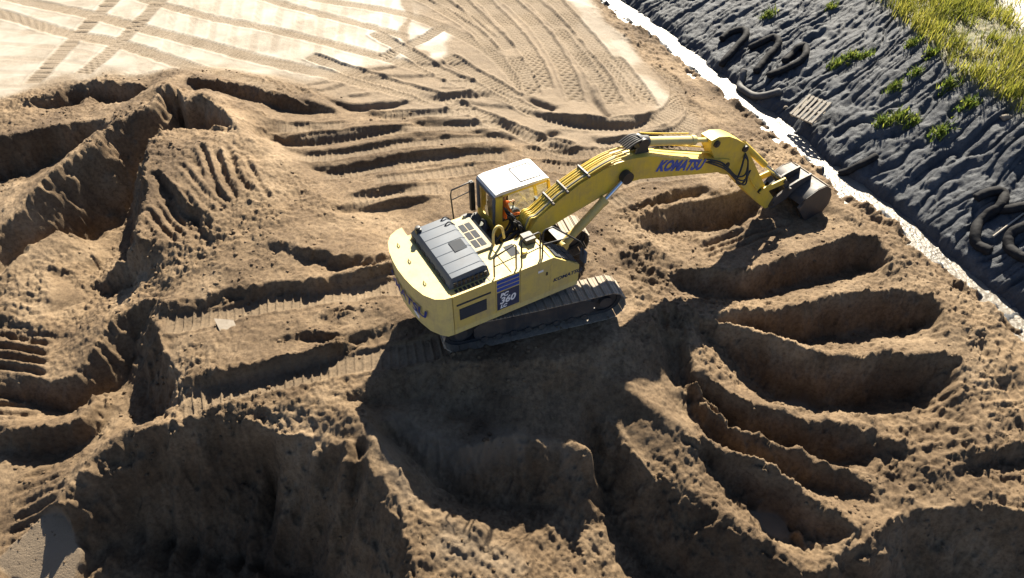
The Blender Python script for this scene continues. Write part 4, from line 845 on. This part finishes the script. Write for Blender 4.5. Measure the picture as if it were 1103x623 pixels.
# ------------------------------------------------------------------ water and puddles
m_wat, nt, bs = mat('silty_water'); vec = obj_vec(nt)
nt.links.new(ramp(nt, noise_tex(nt, .8, 4, .6, vec), [(.35, (.09, .078, .062)), (.65, (.19, .168, .138))]), bs.inputs['Base Color']); bs.inputs['Roughness'].default_value = .3; bs.inputs['Specular IOR Level'].default_value = .4
bu = N(nt, 'ShaderNodeBump', Strength=.9, Distance=.05); nt.links.new(noise_tex(nt, 7, 5, .6, vec), bu.inputs['Height']); nt.links.new(bu.outputs[0], bs.inputs['Normal'])
P = resample(np.array([at_z(a, b, -.95) for a, b in DITCH]), .3); T = np.gradient(P[:, :2], axis=0); T /= np.linalg.norm(T, axis=1)[:, None]
bm = B_(); rows = []
for q, t in zip(P, T): rows.append([bm.verts.new((q[0] + t[1] * d, q[1] - t[0] * d, -1.11)) for d in (-1.1, 0, 1.1)])
for a, b in zip(rows[:-1], rows[1:]):
    for k in range(2): bm.faces.new((a[k], a[k + 1], b[k + 1], b[k]))
set_kind(part('ditch_water', bm, m_wat), 'structure')
# ------------------------------------------------------------------ loose things on the ground
def ground_normal(p, e=.35):
    return Vector((zt(p[0] - e, p[1]) - zt(p[0] + e, p[1]), zt(p[0], p[1] - e) - zt(p[0], p[1] + e), 2 * e)).normalized()
m_hose, nt, bs = mat('black_fabric_hose'); vec = obj_vec(nt)
nt.links.new(ramp(nt, noise_tex(nt, 3, 6, .7, vec), [(.4, (.008, .008, .01)), (.62, (.018, .018, .019)), (.8, (.05, .048, .044))]), bs.inputs['Base Color']); bs.inputs['Roughness'].default_value = .8; bs.inputs['Specular IOR Level'].default_value = .15
bu = N(nt, 'ShaderNodeBump', Strength=.6, Distance=.03); nt.links.new(noise_tex(nt, 9, 4, .6, vec), bu.inputs['Height']); nt.links.new(bu.outputs[0], bs.inputs['Normal'])
m_hose2, nt, bs = mat('muddy_hose'); vec = obj_vec(nt)
nt.links.new(ramp(nt, noise_tex(nt, 3, 6, .7, vec), [(.4, (.045, .045, .046)), (.62, (.09, .088, .084)), (.8, (.14, .13, .12))]), bs.inputs['Base Color']); bs.inputs['Roughness'].default_value = .75
def hose(pts, r, label, m=None, group='drain hoses lying on the clay bank'):
    W = []
    for a, b in pts:
        q = hitf(a, b); W.append(Vector((q[0], q[1], 0)))
    W = smooth_path(W, 7); W = [Vector((q.x, q.y, 0)) for q in W]
    for q in W: q.z = max(zt(q.x, q.y), .5 * (zt(q.x + .15, q.y) + zt(q.x - .15, q.y))) + r * .75
    for _ in range(6):
        zs = [q.z for q in W]
        for i in range(1, len(W) - 1): W[i].z = (zs[i - 1] + zs[i] * 2 + zs[i + 1]) / 4
    rg = random.Random(len(label)); o = part('drain_hose', tube(B_(), W, r, 12, 0, lambda t, i: (.72 if t in (0, 1) else 1) * (1 + .03 * math.sin(i * 1.9) + rg.uniform(-.02, .02))), m or m_hose, None, None, 80)
    return tag(o, label, 'hose', group)
hose([(776, 46), (785, 39), (799, 35), (803, 41), (794, 52), (785, 63), (776, 75)], .15, 'black hooked drain hose nearest the top of the ditch, left of its neighbours')
hose([(806, 56), (818, 49), (832, 44), (838, 49), (830, 60), (822, 70), (813, 81)], .15, 'black hooked drain hose in the middle of three on the bank')
hose([(826, 85), (840, 81), (858, 71), (867, 61), (866, 54), (859, 54), (853, 61), (843, 70)], .14, 'black drain hose folded into a narrow U, right of two hooked hoses')
hose([(801, 78), (798, 89), (796, 99), (805, 106), (821, 108), (840, 103)], .14, 'grey mud-covered L-shaped hose lying right beside the ditch water', m_hose2)
hose([(903, 190), (915, 188), (930, 179), (943, 171)], .13, 'short black hose half sunk in clay between pallet and bucket')
hose([(1048, 218), (1063, 211), (1077, 214), (1075, 226), (1061, 236), (1050, 247), (1048, 260), (1056, 270), (1065, 275)], .15, 'black S-shaped hose low on the bank beside a thin pole')
hose([(1075, 231), (1087, 229), (1103, 227), (1118, 232), (1116, 243), (1100, 248), (1088, 254), (1084, 265), (1091, 276), (1106, 281)], .15, 'black curled hose cut off by the right edge of the picture')
m_wood, nt, bs = mat('weathered_wood'); vec = obj_vec(nt)
mp = N(nt, 'ShaderNodeMapping'); mp.inputs['Scale'].default_value = (2, 30, 30); nt.links.new(vec, mp.inputs[0])
nt.links.new(ramp(nt, noise_tex(nt, 2, 6, .7, mp.outputs[0]), [(.3, (.2, .175, .14)), (.65, (.4, .36, .3))]), bs.inputs['Base Color']); bs.inputs['Roughness'].default_value = .85
a, b = hitf(1068, 258), hitf(1100, 234); A, Bq = Vector(a), Vector(b); A.z += .12; Bq.z += .14
tag(part('pole', cyl(B_(), A, Bq, .035, 10, .028), m_wood, None, None, 40), 'thin pale wooden pole lying across the black hoses at right', 'pole')
# pallet
cn = [Vector(hitf(*p)) for p in ((851, 140), (866, 121), (890, 129), (869, 150))]; c0 = sum(cn, Vector()) / 4; nrm = ground_normal(c0, .6)
ux_ = ((cn[2] + cn[3]) - (cn[0] + cn[1])); ux_ = (ux_ - nrm * ux_.dot(nrm)).normalized(); uy_ = nrm.cross(ux_)
zc = max(zt(c0.x + dx * .5, c0.y + dy * .5) for dx in (-1, 0, 1) for dy in (-1, 0, 1)); c0.z = zc - .02
PM = Matrix.Translation(c0) @ Matrix((ux_, uy_, nrm)).transposed().to_4x4()
PL = thing('wooden_pallet', 'weathered wooden pallet lying on the clay beside the ditch', 'pallet'); PL.matrix_world = PM
for yk in (-.45, 0, .45): bm = B_(); box(bm, -.6, .6, yk - .04, yk + .04, .02, .115); part('stringer', bm, m_wood, PL, None, None, .004)
for k, X in enumerate((-.54, -.33, -.12, .1, .31, .54)): bm = B_(); box(bm, X - .055, X + .055, -.5, .5, .115 + .002 * (k % 2), .138 + .002 * (k % 2)); part('board', bm, m_wood, PL, Matrix.Rotation(R((k % 3 - 1) * 1.2), 4, 'Z'), None, .003)
for X in (-.54, 0, .54): bm = B_(); box(bm, X - .05, X + .05, -.5, .5, -.003, .02); part('board', bm, m_wood, PL, None, None, .003)
# pale slab and stones
m_stone, nt, bs = mat('pale_stone'); vec = obj_vec(nt)
nt.links.new(ramp(nt, noise_tex(nt, 6, 5, .7, vec), [(.3, (.14, .115, .085)), (.7, (.22, .185, .145))]), bs.inputs['Base Color']); bs.inputs['Roughness'].default_value = .8
q = [hitf(*p) for p in ((233, 349), (252, 346), (256, 356), (240, 363))]
bm = B_(); lo = [bm.verts.new((v[0], v[1], v[2] - .06)) for v in q]; hi = [bm.verts.new((v[0], v[1], np.mean([w_[2] for w_ in q]) + .05)) for v in q]
bm.faces.new(lo[::-1]); bm.faces.new(hi)
for i in range(4): bm.faces.new((lo[i], lo[(i + 1) % 4], hi[(i + 1) % 4], hi[i]))
tag(part('sand_slab', bm, m_stone, None, None, 30, .012), 'pale flat slab on the soil between the two track trails', 'slab')
def lump(r, seed, flat=.75, sub=2):
    bm = B_(); bmesh.ops.create_icosphere(bm, subdivisions=sub, radius=r); rg = random.Random(seed); off = Vector((rg.random() * 9, rg.random() * 9, rg.random() * 9))
    for v in bm.verts: v.co *= 1 + .55 * (mnoise.noise(v.co / r * .9 + off)); v.co.z *= flat
    return bm
for px, py, r_, lb in ((1082, 128, .16, 'white rounded stone on the bank just below the grass'), (780, 66, .12, 'small grey stone on clay next to the hooked hoses'), (846, 117, .1, 'small pale stone at the ditch edge left of the pallet')):
    q = hitf(px, py); o = part('stone', lump(r_, px), m_stone, None, Matrix.Translation(q + np.array([0, 0, r_ * .35])), 60); tag(o, lb, 'stone')
# ------------------------------------------------------------------ clods (too many to count)
def scatter_clods(name, n, where, rmin, rmax, material, seed):
    rg = np.random.default_rng(seed); ico = B_(); bmesh.ops.create_icosphere(ico, subdivisions=1, radius=1); IV = np.array([v.co[:] for v in ico.verts]); IF = np.array([[v.index for v in f.verts] for f in ico.faces]); ico.free()
    X = rg.uniform(-25, 25, n * 8); Y = rg.uniform(-10, 24, n * 8); ok = (np.abs(X) < np.interp(Y, yy, hw) - 1); X, Y = X[ok], Y[ok]
    ok = rg.random(len(X)) < where(X, Y); X, Y = X[ok][:n], Y[ok][:n]; vs, fs = [], []
    for m, (xx, yk) in enumerate(zip(X, Y)):
        r_ = rmin + (rmax - rmin) * rg.random() ** 4; d = IV * (1 + rg.uniform(-.25, .25, (len(IV), 1))) * r_ * np.array([1, rg.uniform(.7, 1.1), rg.uniform(.5, .8)]); a = rg.uniform(0, 6.28); c, s = math.cos(a), math.sin(a)
        d = np.stack([d[:, 0] * c - d[:, 1] * s, d[:, 0] * s + d[:, 1] * c, d[:, 2]], 1)
        vs.append(d + np.array([xx, yk, zt(xx, yk) + r_ * .1])); fs.append(IF + m * len(IV))
    me = bpy.data.meshes.new(name); V_ = np.concatenate(vs); F_ = np.concatenate(fs).astype(np.int32)
    me.vertices.add(len(V_)); me.vertices.foreach_set('co', V_.ravel().astype(np.float32)); me.loops.add(F_.size); me.loops.foreach_set('vertex_index', F_.ravel()); me.polygons.add(len(F_)); me.polygons.foreach_set('loop_start', np.arange(0, F_.size, 3, dtype=np.int32)); me.update(calc_edges=True)
    o = link(name, me, material); set_kind(o, 'stuff'); return o
def w_soil(X, Y):
    r_ = (1 - bil(M_plain, X, Y)) * (1 - bil(M_clay, X, Y)) * (1 - bil(M_flat, X, Y)) * (1 - .8 * bil(M_pass, X, Y))
    return r_ * np.maximum(0, rvn(X, Y, 1.7, 51) - .35) * 1.6 * (Y < 14)
MC2 = blur(M_clay, 30)
def w_toe(X, Y): return (bil(M_clay, X, Y) > .5) * np.maximum(0, 1 - (bil(MC2, X, Y) - .5) * 2.6) * (.2 + .8 * (rvn(X, Y, 1.1, 52) > .5))
tag(scatter_clods('soil_clods', 6000, w_soil, .012, .075, m_sand, 3), 'crumbled brown soil clods strewn over the diggings', 'soil clods')
tag(scatter_clods('clay_clods', 900, w_toe, .04, .16, m_clay, 5), 'dark clay lumps along the foot of the bank', 'clay clods')
# ------------------------------------------------------------------ grass and weeds
def leaf_mat(name, stops):
    m, nt, bs = mat(name); r_ = N(nt, 'ShaderNodeAttribute'); r_.attribute_name = 'tint'
    c = ramp(nt, r_.outputs['Fac'], stops); nt.links.new(c, bs.inputs['Base Color']); bs.inputs['Roughness'].default_value = .55
    tl = N(nt, 'ShaderNodeBsdfTranslucent'); nt.links.new(c, tl.inputs[0]); ms = N(nt, 'ShaderNodeMixShader'); ms.inputs[0].default_value = .5
    nt.links.new(bs.outputs[0], ms.inputs[1]); nt.links.new(tl.outputs[0], ms.inputs[2]); nt.links.new(ms.outputs[0], nt.nodes['Material Output'].inputs[0]); return m
m_grass = leaf_mat('dry_green_grass', [(0, (.07, .095, .014)), (.45, (.19, .2, .028)), (.8, (.34, .31, .06)), (1, (.45, .39, .15))])
m_weed = leaf_mat('weed_leaves', [(0, (.045, .08, .014)), (.6, (.13, .18, .028)), (1, (.26, .28, .05))])
def blades(name, roots, material, parent=None, M=None):
    """roots: (x, y, z, height, width, heading, lean, tint)"""
    Rt = np.array(roots); n = len(Rt); V_ = np.zeros((n, 5, 3)); c, s = np.cos(Rt[:, 5]), np.sin(Rt[:, 5])
    for k, (t, wd) in enumerate(((0, 1), (0, -1), (.55, .8), (.55, -.8), (1, 0))):
        out = Rt[:, 6] * t ** 1.8 * Rt[:, 3]; V_[:, k, 0] = Rt[:, 0] + c * out - s * wd * Rt[:, 4] * .5; V_[:, k, 1] = Rt[:, 1] + s * out + c * wd * Rt[:, 4] * .5; V_[:, k, 2] = Rt[:, 2] + Rt[:, 3] * t * np.sqrt(np.maximum(.15, 1 - (Rt[:, 6] * t) ** 2 * .6))
    F_ = (np.array([[0, 1, 3], [0, 3, 2], [2, 3, 4]])[None] + (np.arange(n) * 5)[:, None, None]).reshape(-1, 3).astype(np.int32)
    me = bpy.data.meshes.new(name); me.vertices.add(n * 5); me.vertices.foreach_set('co', V_.ravel().astype(np.float32)); me.loops.add(F_.size); me.loops.foreach_set('vertex_index', F_.ravel()); me.polygons.add(len(F_)); me.polygons.foreach_set('loop_start', np.arange(0, F_.size, 3, dtype=np.int32)); me.update(calc_edges=True)
    a = me.attributes.new('tint', 'FLOAT', 'POINT'); a.data.foreach_set('value', np.repeat(Rt[:, 7], 5).astype(np.float32))
    return link(name, me, material, parent, M)
rg = np.random.default_rng(11); roots = []
n_try = 150000; Xs = rg.uniform(10, 32, n_try); Ys = rg.uniform(2, 29, n_try)
keep = (np.abs(Xs) < np.interp(Ys, yy, hw) - .5); Xs, Ys = Xs[keep], Ys[keep]
gm = bil(blur(M_grass, 10), Xs, Ys); pm_ = bil(M_path, Xs, Ys); cl = rvn(Xs, Ys, .55, 61) * .6 + rvn(Xs, Ys, 1.7, 62) * .5
dens = np.clip((gm - .25) * 2.2, 0, 1) * np.clip((cl - .28) * 2.6, 0.04, 1) * (1 - .92 * pm_)
ok = rg.random(len(Xs)) < dens
for X, Y, c_ in zip(Xs[ok], Ys[ok], cl[ok]):
    if Y > 24 and rg.random() < .5: continue
    h_ = (.18 + .38 * rg.random()) * (.5 + c_); roots.append((X, Y, zt(X, Y) - .02, h_, .022 + .02 * rg.random(), rg.uniform(0, 6.28), rg.uniform(.15, .8), float(np.clip(.25 + .5 * rg.random() + .35 * (float(vn(np.array([X * .7]), np.array([Y * .7]), 4)[0]) - .4), 0, 1))))
g = blades('grass', roots, m_grass); set_kind(g, 'stuff'); tag(g, 'rough yellow green grass along the top of the bank', 'grass')
WE = [(827, 17, .5, 'green weed tuft highest up the bank, above the hooked hoses'), (900, 71, .4, 'small weed tuft at the left end of the row on the mid bank'), (916, 62, .55, 'bushy bright green weed in the middle of the clay bank'), (931, 63, .4, 'weed tuft just right of the bushy mid-bank weed'),
      (962, 96, .4, 'weed tuft alone in a rill right of the mid-bank row'), (982, 48, .4, 'thin weed tuft close under the left end of the grass'), (985, 80, .35, 'dark sparse weed a little below the grass edge'), (950, 133, .4, 'left one of the low weed patch above the pole'), (966, 128, .5, 'broad yellow green weed in the low patch on the bank'),
      (983, 133, .4, 'weed tuft right of the broad yellow green one'), (1013, 143, .5, 'leafy weed lowest on the bank toward the right'), (1042, 113, .5, 'dark weed spreading right below the grass'), (1022, 92, .45, 'dark green weed hanging at the grass edge'), (1003, 60, .4, 'weed tuft tucked against the front of the grass'), (895, 10, .35, 'faint weed tuft near the top edge of the bank')]
for px, py, sz, lb in WE:
    sz *= .85
    q = hitf(px, py); rs = []; rg2 = np.random.default_rng(px * 7 + py)
    for _ in range(int(330 * sz)):
        a, d = rg2.uniform(0, 6.28), sz * min(.75, abs(rg2.normal(0, .42))); X, Y = math.cos(a) * d * 1.2, math.sin(a) * d
        rs.append((X, Y, zt(q[0] + X, q[1] + Y) - q[2], (.1 + .2 * rg2.random()) * (1.2 - d * .5), .03 + .03 * rg2.random(), rg2.uniform(0, 6.28), rg2.uniform(.3, 1.0), rg2.uniform(.1, 1)))
    tag(blades('weed', rs, m_weed, None, Matrix.Translation(q)), lb, 'weed', 'weeds on the clay bank')
